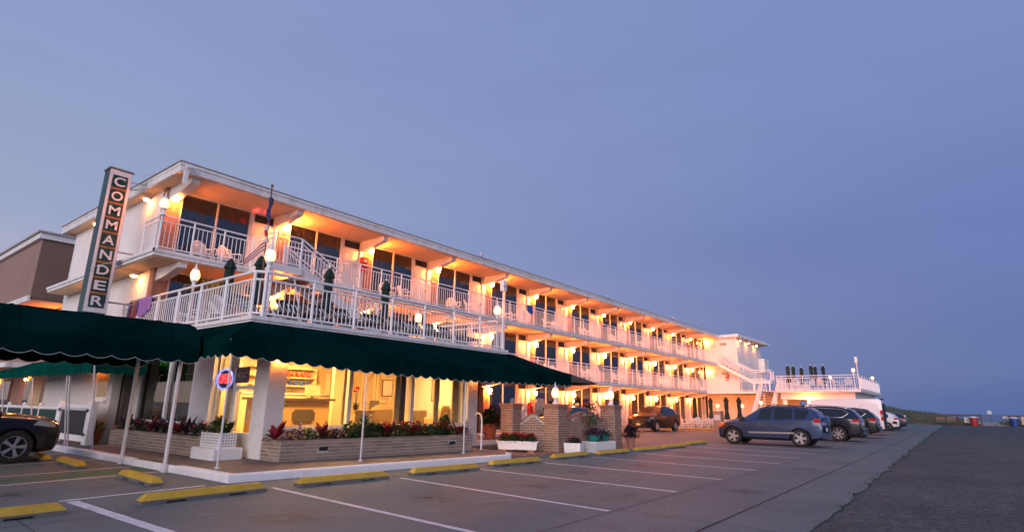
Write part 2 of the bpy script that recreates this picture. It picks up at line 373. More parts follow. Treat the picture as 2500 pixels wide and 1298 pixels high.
def stain_mat():
    m = bpy.data.materials.new('oilstain'); m.use_nodes = True; nt = m.node_tree; N = nt.nodes; L = nt.links; b = N['Principled BSDF']; b.inputs['Base Color'].default_value = (.035, .033, .032, 1); b.inputs['Roughness'].default_value = .6
    tc = N.new('ShaderNodeTexCoord'); ln = N.new('ShaderNodeVectorMath'); ln.operation = 'LENGTH'; L.new(tc.outputs['Object'], ln.inputs[0])
    r = N.new('ShaderNodeMapRange'); r.inputs['From Min'].default_value = 0.0; r.inputs['From Max'].default_value = .55; r.inputs['To Min'].default_value = .85; r.inputs['To Max'].default_value = 0; L.new(ln.outputs['Value'], r.inputs[0])
    oi = N.new('ShaderNodeObjectInfo'); ad = N.new('ShaderNodeVectorMath'); ad.operation = 'ADD'; L.new(tc.outputs['Object'], ad.inputs[0]); L.new(oi.outputs['Location'], ad.inputs[1])
    n = N.new('ShaderNodeTexNoise'); n.inputs['Scale'].default_value = 3.5; n.inputs['Detail'].default_value = 7; n.inputs['Roughness'].default_value = .7; L.new(ad.outputs[0], n.inputs[0])
    q = N.new('ShaderNodeMapRange'); q.inputs['From Min'].default_value = .42; q.inputs['From Max'].default_value = .68; L.new(n.outputs[0], q.inputs[0])
    x = N.new('ShaderNodeMath'); x.operation = 'MULTIPLY'; L.new(r.outputs[0], x.inputs[0]); L.new(q.outputs[0], x.inputs[1]); L.new(x.outputs[0], b.inputs['Alpha']); M['oilstain'] = m
stain_mat()
ground_mat('concrete', (0.134, 0.164, 0.161), 'concrete')
ground_mat('walk', (0.17, 0.155, 0.14), 'concrete')
ground_mat('asphalt', (0.064, 0.076, 0.075), 'asphalt')

def text_mesh(txt, size, name):
    cu = bpy.data.curves.new(name, 'FONT'); cu.body = txt; cu.size = size; cu.align_x = 'CENTER'; cu.align_y = 'CENTER'; cu.extrude = 0.004; cu.offset = size * 0.018
    o = bpy.data.objects.new(name, cu); COL.objects.link(o)
    dg = bpy.context.evaluated_depsgraph_get(); me = bpy.data.meshes.new_from_object(o.evaluated_get(dg))
    bpy.data.objects.remove(o); bpy.data.curves.remove(cu); me.name = name; return me

# ================================================================== SETTING
def struct(name, mb, m, parent=None, smooth=False):
    o = mb.build(name, m, parent, smooth)
    if parent is None: o['kind'] = 'structure'
    return o
def sheet(poly, z, sub=None):
    mb = MB(); mb.add([(x, y, z) for x, y in poly], [tuple(range(len(poly)))]); return mb
struct('ground', sheet([(-3000, -3000), (3000, -3000), (3000, 150), (-3000, 150)], -0.09), 'sand')
struct('sea', sheet([(-6000, 140), (6000, 140), (6000, 8000), (-6000, 8000)], -0.35), 'sea')
rnd = random.Random(3)
edge = [(-1.72 - 0.006 * (y - 8) + rnd.uniform(-.05, .05), y) for y in [i * 0.5 for i in range(-30, 195)]]
lot = struct('parking_lot', sheet([(-70, -15)] + edge + [(-70, 97)], 0.0), 'concrete')
struct('road', sheet([(-2.6, -25), (14, -25), (14, 97.5), (-2.6, 97.5)], -0.012), 'asphalt')
def strip(name, a, b, w, m, z=0.004, parent=lot, jag=0.0, seg=1):
    a = Vector((*a, z)); b = Vector((*b, z)); d = (b - a).normalized(); n = Vector((-d.y, d.x, 0)) * (w / 2); mb = MB()
    if jag:
        L = []; R = []
        seg = max(2, int((b - a).length / 0.18))
        for i in range(seg + 1):
            p = a.lerp(b, i / seg); L.append(p - n * (1 + rnd.uniform(-jag, jag))); R.append(p + n * (1 + rnd.uniform(-jag, jag)))
        k = seg + 1; mb.add(L + R, [(i, i + 1, k + i + 1, k + i) for i in range(seg)])
    else: mb.quad(a - n, b - n, b + n, a + n)
    return mb.build(name, m, parent)
STALLS = [((-9.9, 5.87), (-4.4, 5.46)), ((-9.35, 8.38), (-4.28, 7.89)), ((-9.3, 10.83), (-4.31, 10.5)), ((-9.35, 13.32), (-4.3, 13.0)), ((-9.2, 15.95), (-4.3, 15.58)), ((-9.1, 18.42), (-4.32, 18.08)), ((-9.17, 21.05), (-4.28, 20.64)), ((-9.2, 23.45), (-4.26, 22.95))]
for k in range(1, 14): STALLS.append(((-9.2, 23.45 + 2.55 * k), (-4.26, 22.98 + 2.55 * k)))
for a, b in STALLS: strip('stall_line', a, b, 0.10, 'linepaint', jag=0.10)
strip('stall_line', (-10.75, 3.0), (-10.95, 5.2), 0.10, 'linepaint', jag=0.1)
strip('stall_line', (-10.6, 3.12), (-6.4, 3.16), 0.16, 'linepaint', jag=0.08)
strip('stall_line', (-13.15, 1.5), (-13.75, 5.62), 0.09, 'linepaint', jag=0.1)
strip('stall_line', (-14.6, 1.5), (-15.25, 5.62), 0.09, 'linepaint', jag=0.1)
strip('stall_line', (-17.0, 1.5), (-17.6, 5.62), 0.09, 'linepaint', jag=0.1)
strip('stall_line', (-19.6, 1.5), (-20.1, 5.62), 0.09, 'linepaint', jag=0.1)
strip('green_stripe', (-13.82, 1.5), (-14.45, 5.55), 0.75, 'greenpaint', 0.003)
for a, b in (((-19.0, 36.0), (-15.0, 35.6)), ((-18.8, 41.8), (-14.6, 41.4)), ((-18.8, 44.6), (-14.6, 44.2))): strip('stall_line', a, b, 0.09, 'linepaint', jag=0.1)
# crack repairs and oil stains
for (a, b) in (((-7.05, 4.75), (-6.75, 5.55)), ((-6.2, 7.15), (-5.95, 7.8)), ((-5.95, 8.0), (-5.75, 9.3)), ((-5.75, 9.4), (-5.9, 11.7)), ((-6.5, 13.4), (-6.2, 15.0)), ((-5.2, 17.2), (-5.35, 19.4)), ((-8.3, 3.9), (-7.7, 4.4))): strip('crack_repair', a, b, .022, 'crackfill', 0.0028, jag=.8)
for k, (x, y, r, e) in enumerate(((-7.2, 4.5, .5, 1.6), (-7.0, 7.0, .55, 1.3), (-6.6, 9.4, .45, 1.8), (-7.2, 11.9, .6, 1.4), (-6.9, 14.5, .5, 1.5), (-7.0, 17.0, .55, 1.6), (-6.9, 19.4, .5, 1.5), (-3.4, 11.5, .7, 2.2), (-12.0, 2.7, .5, 1.3), (-6.7, 22.0, .5, 1.6), (-3.5, 17, .8, 2.5))):
    o = MB().add([(r * 1.3 * cos(a), r * e * .8 * sin(a), 0) for a in [2 * pi * i / 20 for i in range(20)]], [tuple(range(20))]).build('oil_stain', 'oilstain', lot); o.location = (x, y, .002); o.rotation_euler = (0, 0, k * .7)
# slab joints and weeds in them
for x, y0, y1, w in ((-2.78, -3, 60, 0.035), (-4.22, -3, 60, 0.014), (-9.0, -3, 5.2, 0.012)): strip('slab_joint', (x, y0), (x - 0.02, y1), w, 'soil', 0.0025, jag=0.3)
for k in range(9):
    y = 1.9 + 6.1 * k; strip('slab_joint', (-9.6, y + 0.35), (-1.85, y), 0.011, 'soil', 0.0025, jag=0.3)
for k in range(5):
    strip('slab_joint', (-18.5, 22 + 6.0 * k), (-10.5, 21.7 + 6 * k), 0.012, 'soil', 0.0025, jag=0.3)
def tufts(name, pts, label, h=0.05, per=9):
    mb = MB()
    for (x, y, s) in pts:
        for i in range(per):
            a = rnd.uniform(0, 2 * pi); r = rnd.uniform(0, .07) * s
            mb.blade((x + r * cos(a), y + r * sin(a), -0.01), (cos(a) * .6, sin(a) * .6, rnd.uniform(.5, 1.2)), h * s * rnd.uniform(.5, 1.3), 0.012 * s, .3, 2)
    o = mb.build(name, 'leaf'); tag(o, label, 'weeds', kind='stuff'); return o
tufts('weeds', [(e[0] + rnd.uniform(-.06, .06), e[1] + rnd.uniform(-.25, .25), rnd.uniform(.5, 1.7)) for e in edge for _ in range(2) if 5 < e[1] < 60 and rnd.random() < (.75 if e[1] > 14 else .35)], 'straggling green weeds along the edge of the asphalt road', 0.06)
tufts('weeds', [(-2.78 + rnd.uniform(-.02, .02), rnd.uniform(8, 21), rnd.uniform(.3, .8)) for _ in range(60)], 'thin weeds growing in the long joint of the concrete slab', 0.045, 5)

# raised walk round the office
walk_poly = [(-34, 5.66), (-10.99, 5.64), (-10.30, 13.25), (-10.75, 13.85), (-13.0, 14.35), (-13.0, 17.3), (-34, 17.3)]
walk = MB().prism(walk_poly, -0.05, 0.15); struct('sidewalk', walk, 'walk')
def kerb_run(parent, pts, z=0.153, w=0.15, seg=2.4, m='kerb'):
    for (a, b) in zip(pts[:-1], pts[1:]):
        a = Vector((*a, 0)); b = Vector((*b, 0)); L = (b - a).length; d = (b - a) / L; n = Vector((-d.y, d.x, 0)); k = max(1, round(L / seg))
        for i in range(k):
            p = a + d * (L * i / k + (0.012 if i else 0)); q = a + d * (L * (i + 1) / k); dz = rnd.uniform(-.004, .004); o = rnd.uniform(-.008, .008)
            mb = MB(); c = 0.025
            rings = []
            for pp in (p, q):
                pp = pp + n * o
                rings.append([(pp + n * 0.012) + Vector((0, 0, -.05)), (pp + n * 0.012) + Vector((0, 0, z + dz - c)), pp + n * (-.01) + Vector((0, 0, z + dz)), pp - n * w + Vector((0, 0, z + dz)), pp - n * w + Vector((0, 0, -.05))])
            mb.loft(rings); mb.build('kerb_stone', m, parent)
kerb = bpy.data.objects.new('kerb', None); COL.objects.link(kerb); kerb['kind'] = 'structure'
kerb_run(kerb, [(-13.1, 14.42), (-10.72, 13.88), (-10.27, 13.28), (-10.96, 5.62), (-34, 5.64)])
# low raised strip along the long wing
hall = MB().box(-19.9, -18.75, 17.2, 56.5, -0.05, 0.15); struct('walkway', hall, 'walk')
kerb2 = bpy.data.objects.new('kerb', None); COL.objects.link(kerb2); kerb2['kind'] = 'structure'
kerb_run(kerb2, [(-18.72, 56.5), (-18.72, 17.4)], seg=4.0)
terr = MB().box(-18.7, -13.42, 15.35, 17.9, .0, .296); struct('terrace', terr, 'paver')
kerb3 = bpy.data.objects.new('kerb', None); COL.objects.link(kerb3); kerb3['kind'] = 'structure'
kerb_run(kerb3, [(-13.40, 17.9), (-13.40, 15.34)], z=.30, seg=1.3)
# herringbone paver apron by the entrance
pav = struct('entry_paving', sheet([(-13.0, 14.3), (-10.9, 13.95), (-10.6, 17.4), (-13.0, 17.4)], 0.004), 'mortar')
mb = MB()
for i in range(-2, 26):
    for j in range(-2, 40):
        u, v = i * 0.2 + (j % 2) * 0.1, j * 0.1
        x, y = -13.1 + u * .92 + 0.02 * v, 13.9 + v + 0.05 * u
        if not (-12.98 < x < -10.95 + (y - 14) * .08 and 14.35 - (x + 13) * .17 < y < 17.3): continue
        mb.box(x, x + 0.188, y, y + 0.088, 0.005, 0.012 + rnd.uniform(0, .004))
o = mb.build('paver', 'paver', pav); o['kind'] = 'stuff'

# dunes and the beach end
def dune(name, x0, x1, y0, y1, h, label, seed):
    r = random.Random(seed); nx, ny = 40, 10; mb = MB(); vs = []
    ph = [r.uniform(0, 6) for _ in range(4)]
    def hh(u, v):
        e = sin(pi * min(1, max(0, u))) ** .6 * sin(pi * min(1, max(0, v))) ** .7
        return h * e * (1.15 - .45 * u if x0 < 0 else 1) * (0.72 + 0.18 * sin(u * 9 + ph[0]) + 0.12 * sin(u * 21 + ph[1] + v * 4)) - .1
    for i in range(nx + 1):
        for j in range(ny + 1):
            u, v = i / nx, j / ny; vs.append((lerp(x0, x1, u), lerp(y0, y1, v), hh(u, v)))
    mb.add(vs, [(i * (ny + 1) + j, (i + 1) * (ny + 1) + j, (i + 1) * (ny + 1) + j + 1, i * (ny + 1) + j + 1) for i in range(nx) for j in range(ny)])
    o = mb.build(name, 'dunesoil', None, True); o['kind'] = 'structure'
    g = MB()
    for _ in range(9000):
        u, v = r.random(), r.uniform(0.02, .75); a = r.uniform(0, 2 * pi)
        g.blade((lerp(x0, x1, u), lerp(y0, y1, v), hh(u, v) - .03), (cos(a) * .35, sin(a) * .35, 1), r.uniform(.3, .75), .035, .25, 2)
    gg = g.build('dune_grass', 'dunegrass'); tag(gg, label, 'grass', kind='stuff')
dune('dune', -34, 0.5, 99, 125, 3.7, 'dark dune grass on the bank beyond the long boardwalk fence', 1)
dune('dune', 4.2, 40, 100, 128, 1.7, 'dark dune grass on the bank right of the beach path', 2)
struct('beach_path', sheet([(1.9, 97.4), (5.5, 97.4), (4.2, 139), (1.2, 139)], -0.03), 'sand')

# ================================================================== MOTEL BUILDING
XB, XW = -18.0, -19.7
LAMP_Y = [7.02, 10.98, 15.0, 19.1, 23.22, 27.38, 31.56, 35.77, 39.98, 44.17, 48.37, 52.62]
FLOORS = [(0.15, 2.86), (3.06, 5.57), (5.79, 8.29)]
motel = thing('motel_building', 'long white three-storey motel wing with open balconies and orange lit soffits', 'building', (-19.7, 7.0, 0), world=True)
def part(name, m, mb, parent=motel, smooth=False, kind=None, label=None):
    o = mb.build(name, m, parent, smooth, off=(motel.location if parent is motel else None)); tag(o, label, kind=kind); return o
# body
part('end_wall', 'stucco', MB().box(-28.8, -20.05, 6.85, 7.1, 3.2, 8.29).box(-28.8, -21.55, 6.85, 7.1, 0, 3.199))
part('rear_wall', 'stucco', MB().box(-28.8, -28.55, 7.1, 66, 0, 8.29))
part('room_block', 'curtain', MB().box(-28.5, -21.4, 7.15, 65.9, 0.02, 8.28))
part('roof_slab', 'fascia', MB().box(-29.4, -17.9, 6.45, 56.3, 8.305, 8.6))
part('roof_membrane', 'roofing', MB().box(-29.45, -17.86, 6.40, 56.28, 8.602, 8.635))
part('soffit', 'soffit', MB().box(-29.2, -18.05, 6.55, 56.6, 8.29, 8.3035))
part('fascia_trim', 'fascia', MB().box(-29.42, -17.875, 6.43, 6.452, 8.5, 8.58).box(-17.897, -17.87, 6.43, 56.3, 8.5, 8.58))
part('balcony_slab', 'fascia', MB().box(-28.27, -18.0, 6.15, 56.6, 5.60, 5.79))
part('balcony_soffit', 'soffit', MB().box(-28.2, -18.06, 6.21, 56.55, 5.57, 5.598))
part('ledge_lip', 'fascia', MB().box(-28.3, -17.97, 6.11, 6.149, 5.70, 5.80).box(-17.999, -17.97, 6.11, 56.6, 5.70, 5.80))
part('balcony_slab', 'fascia', MB().box(-28.2, -18.0, 16.6, 56.6, 2.89, 3.06))
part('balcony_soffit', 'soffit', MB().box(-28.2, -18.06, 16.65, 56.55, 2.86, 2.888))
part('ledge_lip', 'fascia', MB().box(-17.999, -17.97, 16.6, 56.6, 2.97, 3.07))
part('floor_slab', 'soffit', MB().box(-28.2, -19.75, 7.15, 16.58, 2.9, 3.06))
# per-unit pieces, shared meshes
H2 = 2.50
def unit_meshes():
    d = {}
    rr = random.Random(11)
    def mk(name, mb, m, smooth=False):
        o = mb.build(name, m, None, smooth); me = o.data; bpy.data.objects.remove(o); d[name] = me; return me
    mk('brick_pier', MB().box(-0.30, 0.02, -.18, .25, 0, H2), 'mortar')
    b = MB(); n = 36; ch = H2 / n
    for k in range(n):
        z0 = k * ch + .004; z1 = (k + 1) * ch - .006; e = (k % 2) * .11
        for (a, c) in ((-.18, -.18 + .10 + e), (-.18 + .112 + e, .25)) if e == 0 else ((-.18, .03), (.042, .25)):
            t = rr.uniform(.030, .040); b.box(0.02, t, a, c, z0, z1)
        b.box(-.30, .018, -.192, -.182, z0, z1)
    mk('brickwork', b, 'brick')
    mk('wall_panel', MB().box(-.25, 0.0, 0, 1, 0, H2), 'white')
    fr = MB(); fr.box(-.09, .0, .26, .32, .0, H2).box(-.09, .0, 2.64, 2.72, 0, H2).box(-.085, -.005, .32, 2.64, 0, .12).box(-.085, -.005, .32, 2.64, H2 - .06, H2)
    mk('window_frame', fr, 'door'); mk('mullion', MB().box(-.085, .008, 1.455, 1.51, .12, H2 - .06), 'door')
    mk('pane', MB().box(-.052, -.046, .32, 1.455, .12, H2 - .06), 'glass'); mk('pane_b', MB().box(-.049, -.043, 1.51, 2.64, .12, H2 - .06), 'glass')
    cu = MB(); N = 46
    prof = [(-.42 + .035 * sin(i * 1.9) + .015 * sin(i * .77), .2 + i * (2.6 / N)) for i in range(N + 1)]
    cu.loft([[(x, y, .02) for x, y in prof] + [(-.52, prof[-1][1], .02), (-.52, prof[0][1], .02)], [(x, y, H2 - .02) for x, y in prof] + [(-.52, prof[-1][1], H2 - .02), (-.52, prof[0][1], H2 - .02)]])
    mk('curtain', cu, 'curtain', True); mk('curtain_pale', MB().add(*[list(x) for x in (cu.v, cu.f)]), 'bluecurtain', True)
    mk('curtain_lit', MB().add(*[list(x) for x in (cu.v, cu.f)]), 'litcurtain', True)
    dr = MB(); dr.box(-.10, -.05, 2.80, 3.64, .02, 2.08)
    for (z0, z1) in ((.12, .95), (1.08, 1.98)):
        for (a, c) in ((2.88, 3.19), (3.25, 3.56)):
            dr.box(-.05, -.042, a, c, z0, z0 + .03).box(-.05, -.042, a, c, z1 - .03, z1).box(-.05, -.042, a, a + .03, z0 + .03, z1 - .03).box(-.05, -.042, c - .03, c, z0 + .03, z1 - .03)
    mk('door', dr, 'door'); mk('knob', MB().sphere((-.01, 3.56, 1.0), .035, 8, 6).tube((-.05, 3.56, 1.0), (-.02, 3.56, 1.0), .015), 'brass', True)
    mk('door_frame', MB().box(-.14, .012, 2.72, 2.80, 0, H2).box(-.14, .012, 3.64, 3.70, 0, H2).box(-.14, .008, 2.80, 3.64, 2.08, 2.14).box(-.14, .008, 2.80, 3.64, H2 - .05, H2), 'door')
    tr = MB().box(-.12, -.10, 2.80, 3.64, 2.14, H2 - .05)
    for i in range(6):
        z = 2.16 + i * .048; tr.hexa([(-.10, 2.81, z), (-.06, 2.81, z - .012), (-.06, 3.63, z - .012), (-.10, 3.63, z), (-.10, 2.81, z + .01), (-.06, 2.81, z), (-.06, 3.63, z), (-.10, 3.63, z + .01)])
    mk('transom', tr, 'curtain')
    bm_ = MB(); w = .13
    bm_.loft([[(0.0, -w, -.42), (0, w, -.42), (0, w, 0), (0, -w, 0)], [(.75, -w, -.34), (.75, w, -.34), (.75, w, 0), (.75, -w, 0)], [(1.55, -w, -.17), (1.55, w, -.17), (1.55, w, 0), (1.55, -w, 0)]])
    mk('beam', bm_, 'white')
    return d
UM = unit_meshes()
def place(name, key, loc, parent=motel, scale=None):
    o = mesh_obj(name, UM[key], parent); p = Vector(loc)
    if parent is motel: p = p - Vector(motel.location)
    o.location = p
    if scale: o.scale = scale
    return o
for fl, (z0, zc) in enumerate(FLOORS):
    sz = (zc - z0) / H2
    for i, y in enumerate(LAMP_Y):
        if fl == 0 and i < 4: continue
        nxt = LAMP_Y[i + 1] if i + 1 < len(LAMP_Y) else 56.62
        S = (1, 1, sz); at = (XW, y, z0)
        pr = place('brick_pier', 'brick_pier', at, scale=S)
        bw = place('brickwork', 'brickwork', (0, 0, 0), pr); bw['kind'] = 'stuff'
        wf = place('window', 'window_frame', at, scale=S)
        place('mullion', 'mullion', (0, 0, 0), wf); place('pane', 'pane', (0, 0, 0), wf); place('pane', 'pane_b', (0, 0, 0), wf)
        place('curtain', 'curtain_lit' if (fl, i) == (1, 3) else 'curtain_pale' if (i * 5 + fl * 3) % 7 in (1, 4) else 'curtain', at, scale=S)
        if (fl, i) == (1, 0): place('curtain', 'curtain_lit', (XW + .03, y + 1.38, z0), scale=(1, .5, sz))
        df = place('door_frame', 'door_frame', at, scale=S)
        dd = place('door', 'door', (0, 0, 0), df); place('transom', 'transom', (0, 0, 0), df)
        k = place('knob', 'knob', at, scale=S)
        place('wall_panel', 'wall_panel', (XW - .005, y + 3.70, z0), scale=(1, nxt - .18 - (y + 3.70) - .002, sz))
        if not (fl == 0 and i == 0): place('beam', 'beam', (XW + .02, y - .30 if i else 7.02, zc + (0.002)))
# wing at the far end
part('end_wing_wall', 'stucco', MB().box(-19.6, -16.55, 56.62, 56.85, 0, 8.29).box(-16.8, -16.551, 56.85, 65.6, 0, 8.29).box(-28.5, -16.8, 65.6, 65.8, 0, 8.28))
part('end_wing_roof', 'fascia', MB().prism([(-17.95, 56.22), (-16.1, 56.22), (-15.75, 66.3), (-29.4, 66.3), (-29.4, 56.31), (-17.95, 56.31)], 8.306, 8.6))
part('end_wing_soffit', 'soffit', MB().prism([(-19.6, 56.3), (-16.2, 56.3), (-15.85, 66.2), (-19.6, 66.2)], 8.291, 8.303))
part('downspout', 'rail', MB().box(-16.5, -16.38, 56.45, 56.57, 0.1, 8.3))
for z in (7.55, 4.75):
    v = MB().box(-18.1, -17.3, 56.595, 56.618, z, z + .32); o = part('vent', 'white', v)
    g = MB()
    for k in range(6): g.box(-18.02, -17.38, 56.575, 56.594, z + .03 + k * .048, z + .055 + k * .048)
    g.build('louvre', 'curtain', o, off=motel.location)
part('service_box', 'white', MB().box(-18.9, -18.5, 56.45, 56.618, 7.5, 7.75).box(-18.75, -18.6, 56.52, 56.618, 4.7, 4.95))
# small balcony bracketed off the far side of the wing
part('rear_balcony', 'fascia', MB().box(-16.5, -15.9, 64.2, 65.8, 5.4, 5.75).box(-16.5, -15.95, 64.2, 64.25, 5.75, 6.8).box(-15.95, -15.9, 64.2, 65.8, 5.75, 6.8))
# gutter lamps and camera on the roof edge
def eave(name, label, loc, cat='floodlight'):
    t = thing(name, label, cat, loc)
    MB().tube((0, 0, 0), (.10, -.25, .14), .012).tube((0, 0, 0), (.10, .18, .10), .012).build('arm', 'metal', t)
    MB().lathe([(.03, -.09), (.045, -.05), (.05, .08), (.02, .09)], 8, (.10, -.30, .16)).build('head', 'greypole', t)
    MB().lathe([(.03, -.07), (.045, .0), (.02, .08)], 8, (.10, .22, .10)).build('head', 'greypole', t)
for k, y in enumerate((20.6, 33.6, 44.6)): eave('eave_floodlight', 'unlit grey floodlight bracket on the roof edge, %s from the sign end' % ORD[k], (-17.84, y, 8.57))
cam = thing('security_camera', 'small white security camera at the roof corner above the vertical sign', 'camera', (-17.87, 6.65, 8.42))
MB().lathe([(.045, -.16), (.05, -.15), (.05, .1), (.03, .12)], 10, (.12, 0, 0), 'y').build('housing', 'rail', cam, True)
MB().tube((0, 0, 0), (.12, 0, .0), .018).build('bracket', 'rail', cam)
MB().box(-.02, .06, -.1, .02, -.52, -.12).build('junction_box', 'rail', cam)

# ================================================================== OFFICE WITH ROOF DECK
OX = -13.5
office = thing('office_building', 'single-storey lit lobby office with white fascia under the roof deck', 'building', (-13.5, 7.5, 0), world=True)
def opart(name, m, mb, parent=office, smooth=False, kind=None):
    o = mb.build(name, m, parent, smooth, off=office.location); tag(o, kind=kind); return o
def brick_course_box(mb, x0, x1, y0, y1, z0, z1, L=0.2, H=0.068, faces='x+y-', joint=0.009, proud=0.0, rr=random):
    """running-bond bricks laid on the given faces of a core box, added to one mesh"""
    n = max(1, round((z1 - z0) / H)); h = (z1 - z0) / n
    for k in range(n):
        za, zb = z0 + k * h + joint / 2, z0 + (k + 1) * h - joint / 2; o = (k % 2) * L / 2
        if 'x+' in faces:
            y = y0 - o
            while y < y1:
                a, b = max(y, y0) + joint / 2, min(y + L, y1) - joint / 2
                if b - a > .02: t = rr.uniform(.004, .010); mb.box(x1, x1 + t + proud, a, b, za, zb)
                y += L
        if 'y-' in faces:
            x = x0 - o
            while x < x1:
                a, b = max(x, x0) + joint / 2, min(x + L, x1) - joint / 2
                if b - a > .02: t = rr.uniform(.004, .010); mb.box(a, b, y0 - t - proud, y0, za, zb)
                x += L
    return mb
rb = random.Random(5)
pil = opart('corner_pillar', 'paintbrick', MB().box(-13.95, -13.32, 7.5, 7.98, .1, 3.24))
opart('painted_bricks', 'paintbrick', brick_course_box(MB(), -13.95, -13.32, 7.5, 7.98, .15, 3.2, rr=rb), pil, kind='stuff')
pil2 = opart('end_pillar', 'paintbrick', MB().box(-14.0, -13.34, 14.82, 15.3, .1, 3.24))
opart('painted_bricks', 'paintbrick', brick_course_box(MB(), -14.0, -13.34, 14.82, 15.3, .15, 3.2, rr=rb), pil2, kind='stuff')
sill = MB().box(-13.75, -13.50, 7.985, 14.815, .1, .78)
for k in range(5): sill.hexa([(-13.5, 7.99, .16 + k * .12), (-13.475, 7.99, .16 + k * .12), (-13.475, 14.81, .16 + k * .12), (-13.5, 14.81, .16 + k * .12), (-13.5, 7.99, .275 + k * .12), (-13.495, 7.99, .275 + k * .12), (-13.495, 14.81, .275 + k * .12), (-13.5, 14.81, .275 + k * .12)])
opart('sill_wall', 'white', sill)
opart('window_sill', 'white', MB().box(-13.76, -13.42, 7.985, 14.815, .781, .85))
opart('window_header', 'white', MB().box(-13.75, -13.5, 7.985, 14.815, 2.72, 3.24))
ys = [7.985, 10.1, 12.45, 14.815]
for a, b in zip(ys[:-1], ys[1:]):
    w = opart('window', 'door', MB().box(-13.66, -13.54, a, a + .06, .851, 2.719).box(-13.66, -13.54, b - .06, b, .851, 2.719).box(-13.65, -13.55, a + .06, b - .06, .851, .90).box(-13.65, -13.55, a + .06, b - .06, 2.66, 2.719))
    opart('pane', 'clearglass', MB().box(-13.603, -13.597, a + .06, b - .06, .90, 2.66), w)
opart('side_wall', 'stucco', MB().box(-19.6, -14.0, 15.1, 15.28, .1, 3.24))
# left facade, facing the canopy
opart('left_facade', 'paintbrick', MB().box(-21.5, -21.0, 7.42, 7.6, .1, 3.2).box(-17.15, -16.05, 7.42, 7.6, .1, 3.2).box(-20.999, -17.151, 7.42, 7.6, .1, .85).box(-20.999, -17.151, 7.42, 7.6, 2.75, 3.2))
lw = opart('window', 'rail', MB().box(-21.0, -20.93, 7.42, 7.55, .851, 2.749).box(-17.22, -17.15, 7.42, 7.55, .851, 2.749).box(-18.92, -18.78, 7.42, 7.56, .851, 2.749).box(-20.93, -18.92, 7.44, 7.54, .851, .91).box(-18.78, -17.22, 7.44, 7.54, .851, .91))
opart('pane', 'glass', MB().box(-20.93, -18.92, 7.487, 7.493, .91, 2.749), lw); opart('pane', 'glass', MB().box(-18.78, -17.22, 7.487, 7.493, .91, 2.749), lw)
def drape(x0, x1, y, z0, z1, amp=.05, wl=.16, axis='x', th=.02):
    n = int(abs(x1 - x0) / wl * 8); f = []; 
    for i in range(n + 1):
        t = i / n; u = lerp(x0, x1, t); f.append((u, y + amp * sin(2 * pi * (u - x0) / wl) + amp * .3 * sin(5.1 * u)))
    pts = f + [(u, v + th) for u, v in reversed(f)]
    if axis == 'y': pts = [(v, u) for u, v in pts]
    return MB().prism(pts, z0, z1)
opart('drape', 'curtain', drape(-20.95, -19.6, 7.72, .9, 2.74), smooth=True)
opart('drape', 'curtain', drape(-19.55, -17.2, 7.78, .9, 2.74), smooth=True)
# entrance: glowing side window and glass door
opart('entrance_wall', 'white', MB().box(-16.05, -15.06, 7.55, 7.7, .1, .50).box(-16.05, -13.95, 7.55, 7.7, 2.80, 3.24))
ew = opart('window', 'door', MB().box(-16.05, -15.98, 7.55, 7.68, .501, 2.799).box(-15.12, -15.06, 7.55, 7.68, .501, 2.799).box(-15.98, -15.12, 7.56, 7.67, .501, .56))
opart('pane', 'clearglass', MB().box(-15.98, -15.12, 7.612, 7.618, .56, 2.799), ew)
opart('drape', 'drape', drape(-15.97, -15.45, 7.82, .5, 2.8, .04, .13), smooth=True)
ed = opart('door', 'rail', MB().box(-15.05, -14.96, 7.56, 7.66, .151, 2.799).box(-14.04, -13.955, 7.56, 7.66, .151, 2.799).box(-14.96, -14.04, 7.56, 7.66, .151, .72).box(-14.96, -14.04, 7.56, 7.66, 1.80, 1.88))
opart('pane', 'clearglass', MB().box(-14.96, -14.04, 7.607, 7.613, .72, 1.80), ed); opart('transom_pane', 'clearglass', MB().box(-14.96, -14.04, 7.607, 7.613, 1.88, 2.799), ed)
opart('handle', 'metal', MB().box(-14.20, -14.16, 7.50, 7.54, 1.0, 1.4).tube((-14.18, 7.56, 1.05), (-14.18, 7.52, 1.05), .012).tube((-14.18, 7.56, 1.35), (-14.18, 7.52, 1.35), .012), ed)
# roof deck
opart('deck_slab', 'fascia', MB().prism([(-12.9, 6.68), (-12.9, 16.35), (-19.74, 16.35), (-19.74, 6.68)], 3.26, 3.43).box(-21.6, -19.75, 6.68, 6.84, 3.26, 3.43))
opart('deck_edge', 'fascia', MB().box(-12.899, -12.86, 6.64, 16.39, 3.36, 3.455).box(-21.6, -12.899, 6.64, 6.679, 3.36, 3.455))
opart('deck_surface', 'greywood', MB().box(-19.7, -12.95, 6.75, 16.3, 3.432, 3.45))
opart('ceiling', 'interior', MB().box(-19.6, -13.6, 7.7, 15.05, 3.0, 3.05))
